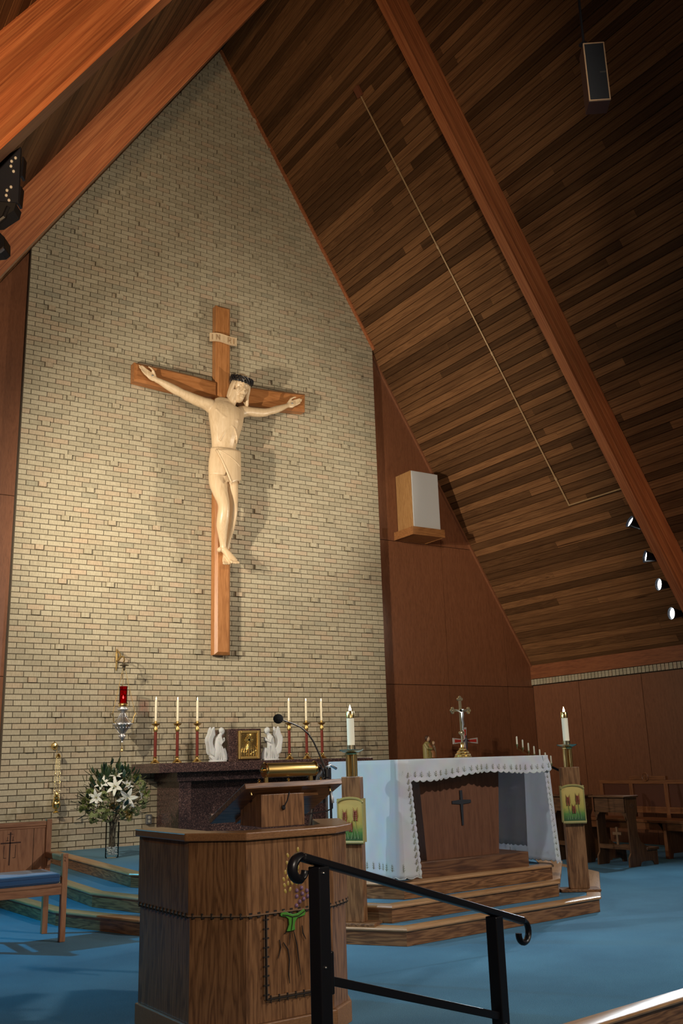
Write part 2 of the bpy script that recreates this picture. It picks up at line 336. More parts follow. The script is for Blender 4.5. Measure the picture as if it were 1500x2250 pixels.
for i, (_, z, c, wd, y0) in enumerate(single):
    if i < 300: inst('brick', kinds[wd], WB, (c, y0, z))
    else:
        hw = BW*(.5 if wd == 'p' else wd)/2; rest.box((c-hw+J/2, (-.028 if wd == 'p' else y0), z-BH/2+J/2), (c+hw-J/2, .05, z+BH/2-J/2))
rest.build('brick', M_BRICK, WB, kind='stuff')
# --- side walls
WR = MB().box((XR+.045, YF, -.4), (XR+.2, .3, 2.9)).build('wall_right', M_MORTAR); WR['kind'] = 'structure'
ys = [.10, -.92, -2.16, -3.38, -4.60, -5.82, -7.04, -8.26, -9.48, YF]
for a, b in zip(ys, ys[1:]):
    MB().box((XR, b+.004, 0), (XR+.043, a-.004, 2.385)).build('panel', M_PANEL, WR)
for i in range(150):
    y = .09-i*.0700
    if i < 70 or True: inst('brick', bm_proud, WR, (XR-.002, y-.02, 2.445), (0, radians(90), radians(-90)))
MB().box((XR-.03, YF, 2.50), (XR+.04, .1, 2.72)).build('fascia_board', M_FASCIA, WR)
WL = MB().box((XL-.2, YF, -.4), (XL, .3, 3.2)).build('wall_left', M_PANEL); WL['kind'] = 'structure'
# --- roof: planks lying along the ridge, laid down the slope
def roof(slope, side, y_end, maxn):
    u = Vector((side, 0, -slope)).normalized(); nrm = Vector((-side*slope, 0, -1)).normalized()   # down the slope; into the room
    length = (abs((XR if side > 0 else XL)-RX)+.15)*sqrt(1+slope*slope)
    root = MB(); P = Vector((RX, 0, RZ))
    a = P-nrm*.03; b = P+u*length-nrm*.03
    root.add([(a.x, .3, a.z), (b.x, .3, b.z), (b.x, YF, b.z), (a.x, YF, a.z)]+[(p.x, y, p.z) for p, y in ((a-nrm*.08, .3), (b-nrm*.08, .3), (b-nrm*.08, YF), (a-nrm*.08, YF))],
             [(0, 1, 2, 3), (4, 5, 6, 7), (0, 1, 5, 4), (1, 2, 6, 5), (2, 3, 7, 6), (3, 0, 4, 7)])
    ro = root.build('ceiling', M_BLACKM); ro['kind'] = 'structure'
    pitch = .1105; hw = pitch/2-.0020; prof = [(-hw, -.02), (hw, -.02), (hw, -.007), (hw-.005, 0), (-hw+.005, 0), (-hw, -.007)]
    pm = MB().extr(prof, 0, 1, lambda a_, b_, t: (t, a_, b_)).mesh('plank', M_PLANK)
    m3 = Matrix((Vector((0, -1, 0)), u*side*-1 if False else u, Vector((0, -1, 0)).cross(u))).transposed()
    if (m3 @ Vector((0, 0, 1))).dot(nrm) < 0: m3 = Matrix((Vector((0, 1, 0)), u, Vector((0, 1, 0)).cross(u))).transposed()
    back = (m3 @ Vector((1, 0, 0))).y > 0
    rot = m3.to_euler(); n = int(length/pitch); cnt = 0
    for i in range(n):
        y = .14 if side > 0 else .14
        cuts = [y]; yy = y-random.uniform(1.2, 4.8)
        while yy > y_end+1.2 and len(cuts) < (3 if i % 4 else 2): cuts.append(yy); yy -= random.uniform(2.4, 5.0)
        cuts.append(y_end); c = P+u*(pitch*(i+.6))
        for a_, b_ in zip(cuts, cuts[1:]):
            if cnt >= maxn: break
            ln = a_-b_-.002
            inst('plank', pm, ro, (c.x, b_ if back else a_, c.z), rot, (ln, 1, 1)); cnt += 1
    return ro
random.seed(11)
roof(SR, 1, -11.0, 300); roof(SL, -1, -11.0, 300)
# --- laminated rafters
def rafter(name, side, slope, y0, y1, depth=.38, label=''):
    u = Vector((side, 0, -slope)).normalized(); nrm = Vector((-side*slope, 0, -1)).normalized(); P = Vector((RX, 0, RZ))
    ln = (abs((XR if side > 0 else XL)-RX)+.1)*sqrt(1+slope*slope)
    o = bpy.data.objects.new(name, None); COL.objects.link(o)
    mid = P+Vector((0, (y0+y1)/2, 0)); o.location = mid
    x = u; z = nrm; y = z.cross(x); o.rotation_euler = Matrix((x, y, z)).transposed().to_euler()
    tag(o, label, 'beam')
    hw = abs(y1-y0)/2; lam = .0381; k = 0; d = -.01
    while d < depth-.001:
        e = min(d+lam, depth); jg = .0012 if k % 2 else 0
        prof = [(-hw+jg, d), (hw-jg, d), (hw-jg, e-.0015), (hw-jg-.001, e), (-hw+jg+.001, e), (-hw+jg, e-.0015)]
        me = MB().extr(prof, -.25, ln, lambda a, b, t: (t, a, b)).mesh('lamination', M_BEAM); ob = inst('lamination', me, o, (0, 0, 0)); d = e; k += 1
    return o
rafter('rafter', 1, SR, -3.52, -3.66, .38, 'reddish laminated timber rafter running down the right roof slope above the four spotlights')
rafter('rafter', -1, SL, -3.52, -3.66, .38, 'laminated timber rafter cutting across the left side of the brick gable')
rafter('rafter', -1, SL, -7.12, -7.33, .40, 'broad orange laminated rafter in the top left corner, nearest the viewer')
rafter('rafter', 1, SR, -7.12, -7.33, .40, 'laminated timber rafter on the right roof slope just outside the view to the right')
# trim where the brick meets the roof
u = Vector((1, 0, -SR)).normalized()
MB().bar((RX, -.012, RZ-.02), (5.50, -.012, zr(5.50)-.02), .02, .085, (0, 1, 0)).build('trim_1', M_BEAM)['kind'] = 'structure'
MB().bar((5.52, .085, zr(5.52)-.02), (XR, .085, zr(XR)-.02), .03, .05, (0, 1, 0)).build('trim_2', M_PANEL)['kind'] = 'structure'
# --- floors: nave below, sanctuary floor, a landing by the handrail and the stepped dais under the altars
FL = MB().box((XL, YF-2, -.52), (XR+.2, .3, -.36)).build('floor', M_CARPET); FL['kind'] = 'structure'
def front(x): return -7.93+(x-1.01)*.0915
sanct = [(XL, .14), (XR, .14), (XR, front(XR)), (.25, front(.25)), (.1, -8.55), (-.62, -9.1), (-.95, -9.9), (-.95, -10.6), (XL, -10.6)]
MB().prism(sanct, -.37, 0).build('floor', M_CARPET)['kind'] = 'structure'
E = MB().box((0, 0, 0), (1, 1, 1))
def nosing_run(pts, ztop, h, parent, riser=M_OAKX):
    """riser board + rounded nosing along the edge of a step, mitred at the corners; each board an object of its own"""
    V = [Vector(p) for p in pts]; n = len(V); dirs = [(b-a).normalized() for a, b in zip(V, V[1:])]
    def mit(i):
        d0 = dirs[max(0, i-1)]; d1 = dirs[min(i, n-2)]; n0 = Vector((d0.y, -d0.x)); n1 = Vector((d1.y, -d1.x)); m = (n0+n1).normalized(); return m/max(.3, m.dot(n0))
    for i in range(n-1):
        a, b = V[i], V[i+1]; t = dirs[i]; ang = atan2(t.y, t.x); ln = (b-a).length
        def sweep(prof):
            m = MB(); vs = []
            for P_, mi in ((a, mit(i)), (b, mit(i+1))):
                for o, z in prof: q = P_+mi*o-a; vs.append((q.dot(t), q.dot(Vector((-t.y, t.x))), z))
            k = len(prof); m.add(vs, [tuple(range(k)), tuple(range(2*k-1, k-1, -1))]+[(j, k+j, k+(j+1) % k, (j+1) % k) for j in range(k)]); return m
        loc = Vector((a.x, a.y, ztop))-parent.location
        inst('riser', sweep([(.004, -h), (.004, -.022), (-.02, -.022), (-.02, -h)]).mesh('riser', riser), parent, loc, (0, 0, ang))
        inst('nosing', sweep([(-.095, -.022), (-.095, .003), (.010, .003), (.019, -.001), (.023, -.010), (.019, -.019), (.010, -.023)]).mesh('nosing', M_NOSE, smooth=True), parent, loc, (0, 0, ang))
SE = struct('trim_3', (1.0, front(1.0), 0)); nosing_run([(.25, front(.25)), (XR-.02, front(XR-.02))], 0.0, .18, SE)
# dais of three steps, going round the altars
S1 = [(-.40, .08), (-.17, -2.98), (.20, -3.985), (1.50, -5.74), (3.59, -5.61), (4.86, -4.42), (5.30, -3.2), (5.36, .08)]
S2 = [(.20, .08), (.13, -3.02), (.32, -3.67), (1.55, -5.50), (3.36, -5.38), (4.52, -4.26), (4.8, -3.1), (4.86, .08)]
S3 = [(.62, .08), (.50, -2.95), (.60, -3.14), (1.30, -4.55), (1.80, -5.32), (3.42, -5.26), (4.15, -4.35), (4.3, -3.0), (4.36, .08)]
def dais(poly, z, nm='step'):
    c = struct(nm, (2.7, -2.6, z-.12)); xs = poly
    cx = 2.6; ins = []
    MB().prism(poly, z-.12, z-.0005).build('tread', M_CARPET, c)
    nosing_run(poly, z, .118, c)
    return c
for i, (pl, z) in enumerate(((S1, .12), (S2, .24), (S3, .36))):
    o = dais(pl, z, 'platform'); o['kind'] = 'structure'

MB().box((RX-.25, YF, RZ-.02), (RX+.25, .3, RZ+.25)).build('ceiling', M_BLACKM)['kind'] = 'structure'
# ================================================================== CRUCIFIX
def crucifix():
    t = thing('cross', 'large brown wooden cross with a carved figure hung on the buff brick gable wall', 'cross', (2.74, 0, 2.7))
    def ch(poly, y0, y1, c=.03):   # block with chamfered front edges
        m = MB(); m.extr(poly, y0+c, y1)
        cx = sum(p[0] for p in poly)/len(poly); cz = sum(p[1] for p in poly)/len(poly); n = len(poly)
        inner = []
        for i in range(n):
            p0, p, p1 = Vector(poly[i-1]), Vector(poly[i]), Vector(poly[(i+1) % n])
            e0 = (p-p0).normalized(); e1 = (p1-p).normalized(); n0 = Vector((-e0.y, e0.x)); n1 = Vector((-e1.y, e1.x)); b = (n0+n1).normalized(); k = c/max(.3, b.dot(n0)); q = p+b*k; inner.append(q)
        vs = [(p[0], y0+c, p[1]) for p in poly]+[(q.x, y0, q.y) for q in inner]
        m.add(vs, [(i, (i+1) % n, n+(i+1) % n, n+i) for i in range(n)]+[tuple(range(n, 2*n))]); return m
    ch([(2.625, 2.69), (2.855, 2.69), (2.855, 7.77), (2.625, 7.77)], -.17, -.026, .035).build('upright', M_CROSS, t)
    top = [(1.405, 6.60), (1.9, 6.585), (2.3, 6.56), (2.62, 6.55)]; bot = [(2.62, 6.33), (2.3, 6.30), (1.9, 6.31), (1.41, 6.335)]
    MX = wood('cross_arm_wood', (.20, .075, .022), (.34, .135, .045), (.43, .19, .07), 'X', 1.2, .4, .04, cathedral=.3)
    ch(bot[::-1][:4]+top[::-1] if False else [(1.41, 6.335), (1.9, 6.305), (2.3, 6.295), (2.64, 6.33), (2.64, 6.56), (2.3, 6.585), (1.9, 6.60), (1.405, 6.605)], -.185, -.028, .035).build('arm', MX, t)
    ch([(2.84, 6.33), (3.2, 6.30), (3.6, 6.32), (4.09, 6.365), (4.10, 6.655), (3.6, 6.615), (3.2, 6.59), (2.84, 6.56)], -.185, -.028, .035).build('arm', MX, t)
    # name plate, slightly bowed, lettered
    p = thing('name_plate', 'pale carved plate lettered INRI fixed to the top of the large cross', 'sign', (2.775, -.19, 7.29))
    m = MB()
    def fp(u_, v_): 
        x = 2.505+.43*u_; return (x, -.185-.03*sin(pi*u_), 7.275+.036*u_*.6-.125*(1-v_)+.012*sin(2*pi*u_))
    m.grid(fp, 14, 2); m.build('board', M_CARVE, p, solid=.018)
    rim = MB()
    for v_ in (0.03, .97): rim.tube([Vector(fp(i/14, v_))+Vector((0, -.012, 0)) for i in range(15)], .005, 5)
    rim.build('rim', M_CARVE, p)
    def glyph(ch_, x0):
        S_ = {'I': [[(0, 0), (0, 1)]], 'N': [[(0, 0), (0, 1)], [(0, 1), (1, 0)], [(1, 0), (1, 1)]], 'R': [[(0, 0), (0, 1)], [(0, 1), (.8, .98), (1, .75), (.8, .52), (0, .5)], [(.45, .5), (1, 0)]]}[ch_]
        g = MB()
        for s_ in S_:
            g.tube([Vector(fp((x0+q[0]*.045-2.562)/.43, .18+.64*q[1]))+Vector((0, -.012, 0)) for q in s_], .006, 5)
        g.build('letter', plain('letter_groove', (.36, .22, .11), .6), p)
    for c_, x0 in (('I', 2.60), ('N', 2.66), ('R', 2.84), ('I', 2.935)): glyph(c_, x0)
crucifix()
# carved figure --------------------------------------------------------
def figure():
    t = thing('carved_figure', 'pale carved wooden figure of a crucified man with outstretched arms and a loincloth', 'sculpture', (2.74, -.16, 3.85))
    m = MB()
    def limb(pts, seg=18, k=3):
        """pts: (x, y, z, rx, ry) - elliptic sections, smoothly interpolated"""
        P = []
        n = len(pts)
        for i in range(n-1):
            p0, p1, p2, p3 = pts[max(i-1, 0)], pts[i], pts[i+1], pts[min(i+2, n-1)]
            for j in range(k):
                s = j/k; P.append([.5*((2*p1[q])+(-p0[q]+p2[q])*s+(2*p0[q]-5*p1[q]+4*p2[q]-p3[q])*s*s+(-p0[q]+3*p1[q]-3*p2[q]+p3[q])*s**3) for q in range(5)])
        P.append(list(pts[-1])); vs = []
        cs = [Vector(p[:3]) for p in P]
        for i, p in enumerate(P):
            tg = (cs[min(i+1, len(cs)-1)]-cs[max(i-1, 0)]).normalized(); y = Vector((0, -1, 0)); y = (y-tg*y.dot(tg)).normalized(); x = y.cross(tg)
            for a in range(seg): vs.append(cs[i]+x*p[3]*cos(2*pi*a/seg)+y*p[4]*sin(2*pi*a/seg))
        N_ = len(P); m.add(vs, [(j*seg+i, j*seg+(i+1) % seg, (j+1)*seg+(i+1) % seg, (j+1)*seg+i) for j in range(N_-1) for i in range(seg)]+[tuple(range(seg)), tuple(range((N_-1)*seg, N_*seg))])
    # torso, pelvis
    limb([(2.68, -.31, 5.02, .19, .12), (2.665, -.32, 5.15, .205, .145), (2.665, -.32, 5.30, .205, .145), (2.672, -.31, 5.45, .178, .12), (2.675, -.31, 5.55, .178, .12), (2.68, -.33, 5.70, .205, .145),
          (2.69, -.34, 5.86, .242, .165), (2.695, -.34, 5.98, .262, .165), (2.705, -.33, 6.08, .262, .14), (2.72, -.31, 6.15, .20, .105), (2.76, -.31, 6.20, .10, .08)])
    limb([(2.735, -.31, 6.10, .095, .08), (2.775, -.33, 6.22, .075, .075), (2.81, -.36, 6.30, .075, .075), (2.83, -.37, 6.38, .08, .08)])
    # head (kept long and narrow), tilted to the viewer's right and down
    hc = Vector((2.895, -.40, 6.435)); ax = Vector((.16, -.20, 1)).normalized(); fwd = Vector((-.06, -1, -.32)); fwd = (fwd-ax*fwd.dot(ax)).normalized(); rt = ax.cross(fwd)*-1
    def H(a, b, c): return hc+rt*a+fwd*b+ax*c          # a: viewer's right, b: out of the face, c: up
    m3h = Matrix((rt, fwd, ax)).transposed()
    m.ball(H(0, -.045, .055), (.116, .122, .142), 20, 14, m3h)
    m.ball(H(0, .018, -.07), (.086, .088, .125), 16, 12, m3h)
    m.ball(H(0, .045, -.165), (.058, .062, .07), 12, 8, m3h)
    m.ball(H(0, .062, .06), (.090, .050, .024), 12, 8, m3h)                       # brow
    m.tube([H(0, .100, .06), H(0, .130, .0), H(0, .158, -.050), H(0, .115, -.062)], [.016, .017, .026, .014], 8)  # nose
    for s in (-1, 1):
        m.ball(H(.042*s, .078, .010), (.021, .016, .011), 10, 6, m3h)           # lids
        m.ball(H(.058*s, .070, -.055), (.028, .028, .045), 10, 6, m3h)          # cheekbone
        m.ball(H(.108*s, -.01, -.01), (.014, .024, .038), 8, 6, m3h)            # ear
        m.tube([H(0, .128, -.078), H(.028*s, .118, -.085), H(.050*s, .095, -.115)], [.012, .011, .007], 6)   # moustache
    m.ball(H(0, .112, -.102), (.026, .014, .010), 8, 6, m3h)
    m.tube([H(0, .105, -.125), H(0, .115, -.175), H(0, .085, -.215)], [.035, .040, .018], 8)   # beard
    # arms
    limb([(2.56, -.31, 6.06, .10, .09), (2.46, -.31, 6.115, .10, .09), (2.37, -.31, 6.135, .082, .08), (2.25, -.30, 6.165, .078, .075), (2.12, -.30, 6.20, .070, .065), (2.04, -.30, 6.225, .060, .055),
          (1.96, -.29, 6.255, .064, .055), (1.85, -.28, 6.30, .058, .048), (1.74, -.27, 6.345, .042, .036), (1.68, -.26, 6.365, .038, .030)])
    limb([(2.86, -.31, 6.06, .09, .085), (2.98, -.31, 6.12, .085, .08), (3.08, -.31, 6.135, .070, .07), (3.20, -.30, 6.15, .068, .065), (3.32, -.30, 6.17, .062, .058), (3.41, -.30, 6.205, .052, .05),
          (3.49, -.29, 6.24, .056, .048), (3.60, -.28, 6.295, .048, .040), (3.69, -.27, 6.345, .036, .032), (3.735, -.26, 6.37, .034, .028)])
    # pectoral shelf, rib arch
    m.tube([(2.49, -.44, 6.03), (2.59, -.475, 5.92), (2.69, -.482, 5.885), (2.79, -.475, 5.895), (2.91, -.43, 5.93)], [.012, .034, .032, .034, .012], 8, .8, up=(0, 0, 1))
    m.tube([(2.56, -.425, 5.58), (2.60, -.462, 5.68), (2.65, -.485, 5.77), (2.70, -.493, 5.81), (2.76, -.485, 5.77), (2.80, -.462, 5.68), (2.82, -.425, 5.58)], .011, 6, .8)
    # hands: palm, four fingers, thumb
    def hand(wr, tip, up, s):
        wr, tip = Vector(wr), Vector(tip); d = (tip-wr).normalized(); nn = Vector((0, -1, 0)); q = (Vector(up)-d*Vector(up).dot(d)).normalized()
        ln = (tip-wr).length; pm = wr+d*ln*.27; m3 = Matrix((d, q, nn)).transposed()
        m.ball(pm, (ln*.30, .060, .024), 14, 8, m3); m.ball(wr+d*ln*.1, (ln*.18, .042, .028), 10, 6, m3)
        for i, (o, L_, cu) in enumerate(((.036, .90, .05), (.013, 1.0, .04), (-.012, .94, .05), (-.036, .80, .07))):
            b = wr+d*ln*.45+q*o*1.05; e = wr+d*ln*L_+q*o*.95*.9
            m.tube([b, L3(b, e, .35), Vector(L3(b, e, .7))+nn*ln*cu*.6, e+nn*ln*cu], [.0125, .0125, .011, .0085], 7)
        b = wr+d*ln*.12+q*.03; m.tube([b, b+d*ln*.22+q*.042+nn*.02, b+d*ln*.40+q*.045+nn*.035, b+d*ln*.52+q*.035+nn*.04], [.018, .016, .013, .009], 7)
        return pm
    hl = hand((1.69, -.26, 6.362), (1.425, -.255, 6.515), (.4, 0, 1), 1); hr = hand((3.725, -.26, 6.367), (3.985, -.255, 6.50), (-.3, 0, 1), -1)
    # legs, knees together, feet crossed
    limb([(2.58, -.31, 5.16, .125, .12), (2.578, -.33, 5.00, .124, .118), (2.598, -.37, 4.85, .104, .10), (2.62, -.41, 4.72, .082, .088), (2.625, -.42, 4.63, .078, .085), (2.625, -.40, 4.52, .082, .085), (2.63, -.36, 4.40, .080, .08),
          (2.655, -.32, 4.27, .060, .062), (2.675, -.29, 4.16, .044, .05), (2.685, -.28, 4.08, .042, .05)])
    limb([(2.77, -.30, 5.16, .115, .11), (2.79, -.31, 5.00, .090, .105), (2.80, -.33, 4.85, .074, .09), (2.80, -.35, 4.72, .060, .075), (2.80, -.35, 4.62, .056, .07), (2.795, -.32, 4.50, .058, .07), (2.79, -.28, 4.38, .050, .06),
          (2.775, -.24, 4.24, .036, .046), (2.765, -.22, 4.12, .034, .04)])
    def foot(ank, toe, wdt, toes, dx):
        ank, toe = Vector(ank), Vector(toe); L_ = (toe-ank)
        limb([(*(ank+Vector((-.02, .03, .03))), .045, .05), (*(ank+L_*.25), .048, .042), (*(ank+L_*.6), .058, .034), (*(ank+L_*.85), .062, .026)], 14)
        for i in range(5):
            o = (i-2)*.024*wdt; b = ank+L_*.80+Vector((o, 0, 0)); e = ank+L_*(1.02-.02*abs(i-1.5)*toes)+Vector((o*1.15, -.012, 0))
            m.tube([b, (b+e)/2+Vector((0, -.012, 0)), e], [.014, .014, .012] if i != (4 if dx < 0 else 0) else [.018, .019, .016], 7)
    m.ball((2.635, -.27, 4.085), (.036, .05, .036), 10, 8)
    foot((2.685, -.29, 4.10), (2.80, -.42, 3.875), 1.0, 1., 1)
    foot((2.76, -.22, 4.10), (2.70, -.34, 3.87), .9, 1., -1)
    b = m.build('body', M_CARVE, t, smooth='all')
    md = b.modifiers.new('one_skin', 'REMESH'); md.mode = 'VOXEL'; md.voxel_size = .0075; md.use_smooth_shade = True
    sm = b.modifiers.new('smooth', 'SMOOTH'); sm.factor = .5; sm.iterations = 3
    # loincloth: wrapped shell with an overlapping diagonal flap and hanging point
    m = MB()
    def wrap(u_, v_):
        a = u_*2*pi; lo = 5.065-.03*cos(a); z = lerp(5.50+.02*sin(a), lo+(.07 if .70 < u_ < .86 else 0), v_)
        w_ = piece([(4.9, .20), (5.04, .214), (5.2, .224), (5.32, .218), (5.43, .198), (5.5, .190)], z); cx = piece([(5.0, 2.68), (5.5, 2.675)], z)
        k = 1+.005*sin(a*7+z*9)
        return (cx+w_*k*cos(a), -.32+w_*.70*k*sin(a), z)
    m.grid(wrap, 60, 16); m.build('loincloth', M_CARVE, t, smooth='all', solid=.014)
    m = MB()
    def flap(u_, v_):
        # fold sheet over the front, edge running from the left hip to the point between the thighs
        x = lerp(lerp(2.50, 2.70, v_), 2.885, u_); z = lerp(lerp(5.44, 4.965, v_), lerp(5.47, 5.06, v_), u_)
        r = (x-2.68)/.225; y = -.32-.165*sqrt(max(0.02, 1-min(.98, r*r)))-.022
        return (x, y, z)
    m.grid(flap, 14, 14); m.tube([flap(0, i/14) for i in range(15)], .011, 6); m.tube([flap(i/10, .0+i*.065) for i in range(11)], .006, 6)
    m.build('cloth_fold', M_CARVE, t, smooth='all', solid=.010)
    # hair
    m = MB()
    m.ball(H(0, -.035, .065), (.128, .132, .150), 18, 12, m3h)
    for s in (-1, 1):
        for k in range(5):
            o = .018*k
            m.tube([H(s*(.092+.004*k), .045-o*1.4, .10), H(s*(.118), .02-o*1.3, .0), H(s*(.125), .0-o, -.10), H(s*(.125+.03*(s < 0)), -.01-o, -.20), H(s*(.10+.07*(s < 0)), -.03-o, -.29+.03*k)], [.02, .026, .027, .024, .010], 7)
    h_ = m.build('hair', M_CARVE, t, smooth='all')
    # crown of thorns: three twisted dark withies and spikes
    m = MB(); rr = random.Random(3)
    for k in range(4):
        pts = []
        for i in range(41):
            a = 2*pi*i/40; wv = sin(a*5+k*1.6)
            pts.append(H((.150+.014*wv)*cos(a), -.03+(.155+.014*wv)*sin(a), .115+.040*cos(a*5+k*1.6)-.02*sin(a)))
        m.tube(pts, .0105, 6)
    for i in range(26):
        a = rr.uniform(0, 2*pi); p = H(.145*cos(a), -.02+.152*sin(a), .105+rr.uniform(-.03, .03)); q = p+(p-H(0, -.02, .105)).normalized()*.03+ax*rr.uniform(-.02, .035)
        m.tube([p, q], [.005, .001], 5)
    m.build('thorn_crown', plain('dark_withy', (.018, .017, .02), .35), t, label='black crown of twisted thorns')
    for hp in (hl, hr): MB().lathe([(.0, -.001), (.013, 0), (.012, .008), (.004, .012), (0, .012)], hp+Vector((0, -.026, 0)), 10, (0, -1, 0)).build('nail', M_GREYM, t)
figure()
# ================================================================== WALL SPEAKER AND ITS SHELF
def wall_speaker():
    t = thing('wall_speaker', 'loudspeaker box with white cloth front on a wooden bracket high on the panelling', 'speaker', (6.17, -.1, 4.74))
    MS = wood('birch_veneer', (.22, .105, .035), (.38, .20, .075), (.46, .26, .11), 'Z', 2.4, .45, 0, cathedral=.3)
    MB().box((5.905, -.30, 4.735), (6.445, .092, 5.665)).build('cabinet', MS, t, bevel=.004)
    MB().box((5.915, -.318, 4.75), (6.437, -.299, 5.66)).build('grille', plain('grille_cloth', (.62, .62, .63), .95, bump=.3, bscale=300), t, bevel=.006)
    s = thing('wall_shelf', 'boxed wooden bracket shelf carrying the white-fronted loudspeaker on the panelled wall', 'shelf', (6.14, -.1, 4.6))
    MW = wood('bracket_wood', (.15, .055, .018), (.30, .125, .042), (.38, .17, .06), 'X', 1.8, .45, 0, cathedral=.35)
    MB().box((5.825, -.40, 4.605), (6.45, -.378, 4.732)).build('front_board', MW, s); MB().box((5.825, -.376, 4.605), (5.845, .095, 4.732)).build('side_board', MW, s)
    MB().box((6.43, -.376, 4.605), (6.45, .095, 4.732)).build('side_board', MW, s); MB().box((5.847, -.376, 4.612), (6.428, .095, 4.630)).build('bottom_board', MW, s); MB().box((5.847, -.376, 4.70), (6.428, .095, 4.73)).build('top_board', MW, s)
wall_speaker()
# ================================================================== CONDUIT ON THE ROOF, HANGING SPEAKER, SPOTS, STAGE LIGHTS
def conduit():
    t = thing('electrical_conduit', 'thin tan conduit running down the plank ceiling and turning to the rafter', 'conduit', (7.3, -2.25, 4.7))
    MC = plain('painted_conduit', (.50, .33, .17), .4, .2)
    n = Vector((-SR, 0, -1)).normalized()*.022
    def P(x, y): return Vector((x, y, zr(x)))+n
    a, b, c = P(3.90, -2.24), P(7.29, -2.27), P(7.29, -3.50)
    MB().tube([a, b], .011, 8).build('tube', MC, t, smooth=True); MB().tube([b+Vector((0, .01, 0)), c], .011, 8).build('tube', MC, t, smooth=True)
    for k in (.17, .36, .62, .93):
        p = Vector(L3(a, b, k)); MB().tube([p, p+(b-a).normalized()*.05], .018, 8).build('coupling', MC, t, smooth=True)
    m3 = Matrix((Vector((0, 1, 0)), Vector((1, 0, -SR)).normalized(), Vector((-SR, 0, -1)).normalized())).transposed()
    MB().obox(a+n*.3-(b-a).normalized()*.07, (.10, .15, .05), m3).build('junction_box', plain('rust_box', (.20, .065, .03), .5), t, bevel=.004)
conduit()
def hanging_speaker():
    TL = Vector((2.071, -7.681, 6.377)); TR = Vector((2.205, -7.70, 6.352)); t = thing('hanging_speaker', 'tall dark speaker column hanging on a rod below the right roof slope', 'speaker', (2.1, -7.6, 5.95))
    # the box is yawed: its front edge runs between those two corners
    a = Vector((2.071, -7.68, 0)); fx = Vector((.62, -.46, 0)).normalized(); fy = Vector((.46, .62, 0)).normalized()
    W_, D_, H_ = .155, .155, .50; z1 = 6.385; z0 = z1-H_
    def pt(u_, v_, z): p = a+fx*u_+fy*v_; return (p.x, p.y, z)
    def bx(u0, u1, v0, v1, za, zb): return MB().add([pt(u0, v0, za), pt(u1, v0, za), pt(u1, v1, za), pt(u0, v1, za), pt(u0, v0, zb), pt(u1, v0, zb), pt(u1, v1, zb), pt(u0, v1, zb)], [(3, 2, 1, 0), (4, 5, 6, 7), (0, 1, 5, 4), (1, 2, 6, 5), (2, 3, 7, 6), (3, 0, 4, 7)])
    MR = plain('dark_rosewood', (.055, .020, .016), .5)
    bx(0, W_, .012, D_, z0, z1).build('cabinet', MR, t); ML = plain('pale_edge', (.42, .27, .17), .5)
    fr = MB()
    for A in (bx(0, .008, 0, .012, z0, z1), bx(W_-.008, W_, 0, .012, z0, z1), bx(.008, W_-.008, 0, .012, z1-.008, z1), bx(.008, W_-.008, 0, .012, z0, z0+.008)): fr.add(A.v, A.f)
    fr.build('frame', ML, t); bx(.008, W_-.008, .004, .011, z0+.008, z1-.008).build('grille', plain('black_grille', (.008, .010, .016), .6), t)
    bx(.10, .145, .0, .004, z1-.262, z1-.254).build('badge', M_SILVER, t, label='small silver strip')
    p = Vector(pt(.01, .02, z1)); q = Vector((p.x+.02, p.y, p.z+3.2))
    MB().tube([p, q], .010, 8).build('hanging_rod', M_BLACK, t)
    MB().box((p.x-.02, p.y-.02, z1), (p.x+.03, p.y+.03, z1+.02)).build('bracket', M_BLACK, t)
hanging_speaker()
def spot_can(loc, d, lab):
    loc = Vector(loc); d = Vector(d).normalized(); t = thing('spotlight', lab, 'spotlight', loc, 'black spotlights on the right rafter')
    o = loc-d*.13
    MB().lathe([(.030, -.005), (.040, .01), (.050, .06), (.072, .14), (.088, .19), (.084, .19), (.070, .145), (.045, .10)], o, 24, d).build('can', M_BLACK, t, smooth=True)
    MB().lathe([(.0, .118), (.052, .122), (.072, .160), (.068, .162), (.05, .128), (0, .124)], o, 20, d).build('lens', plain('lit_lens', (1, 1, 1), .3, emis=(.86, .95, 1), es=5), t)
    MB().lathe([(.0, -.035), (.016, -.033), (.022, -.01), (.0, .005)], o, 10, d).build('end_knob', M_SILVER, t, smooth=True)
    e = Vector((o.x+.10, -3.515, zr(o.x+.10)-.12)); MB().tube([o+d*.03, o+Vector((.03, -.05, .04)), e], .009, 6).build('mount_arm', M_BLACK, t)
spot_can((7.33, -3.33, 4.27), (-.78, .30, .40), 'black spotlight on the right rafter, topmost of the four, lens tipped upward')
spot_can((7.60, -3.31, 3.83), (-.80, .50, .16), 'black spotlight on the right rafter, second from the top')
spot_can((7.82, -3.30, 3.47), (-.88, .34, .04), 'black spotlight on the right rafter, third from the top')
spot_can((8.05, -3.27, 3.09), (-.90, .30, .02), 'black spotlight on the right rafter, lowest of the four beside the panelled wall')
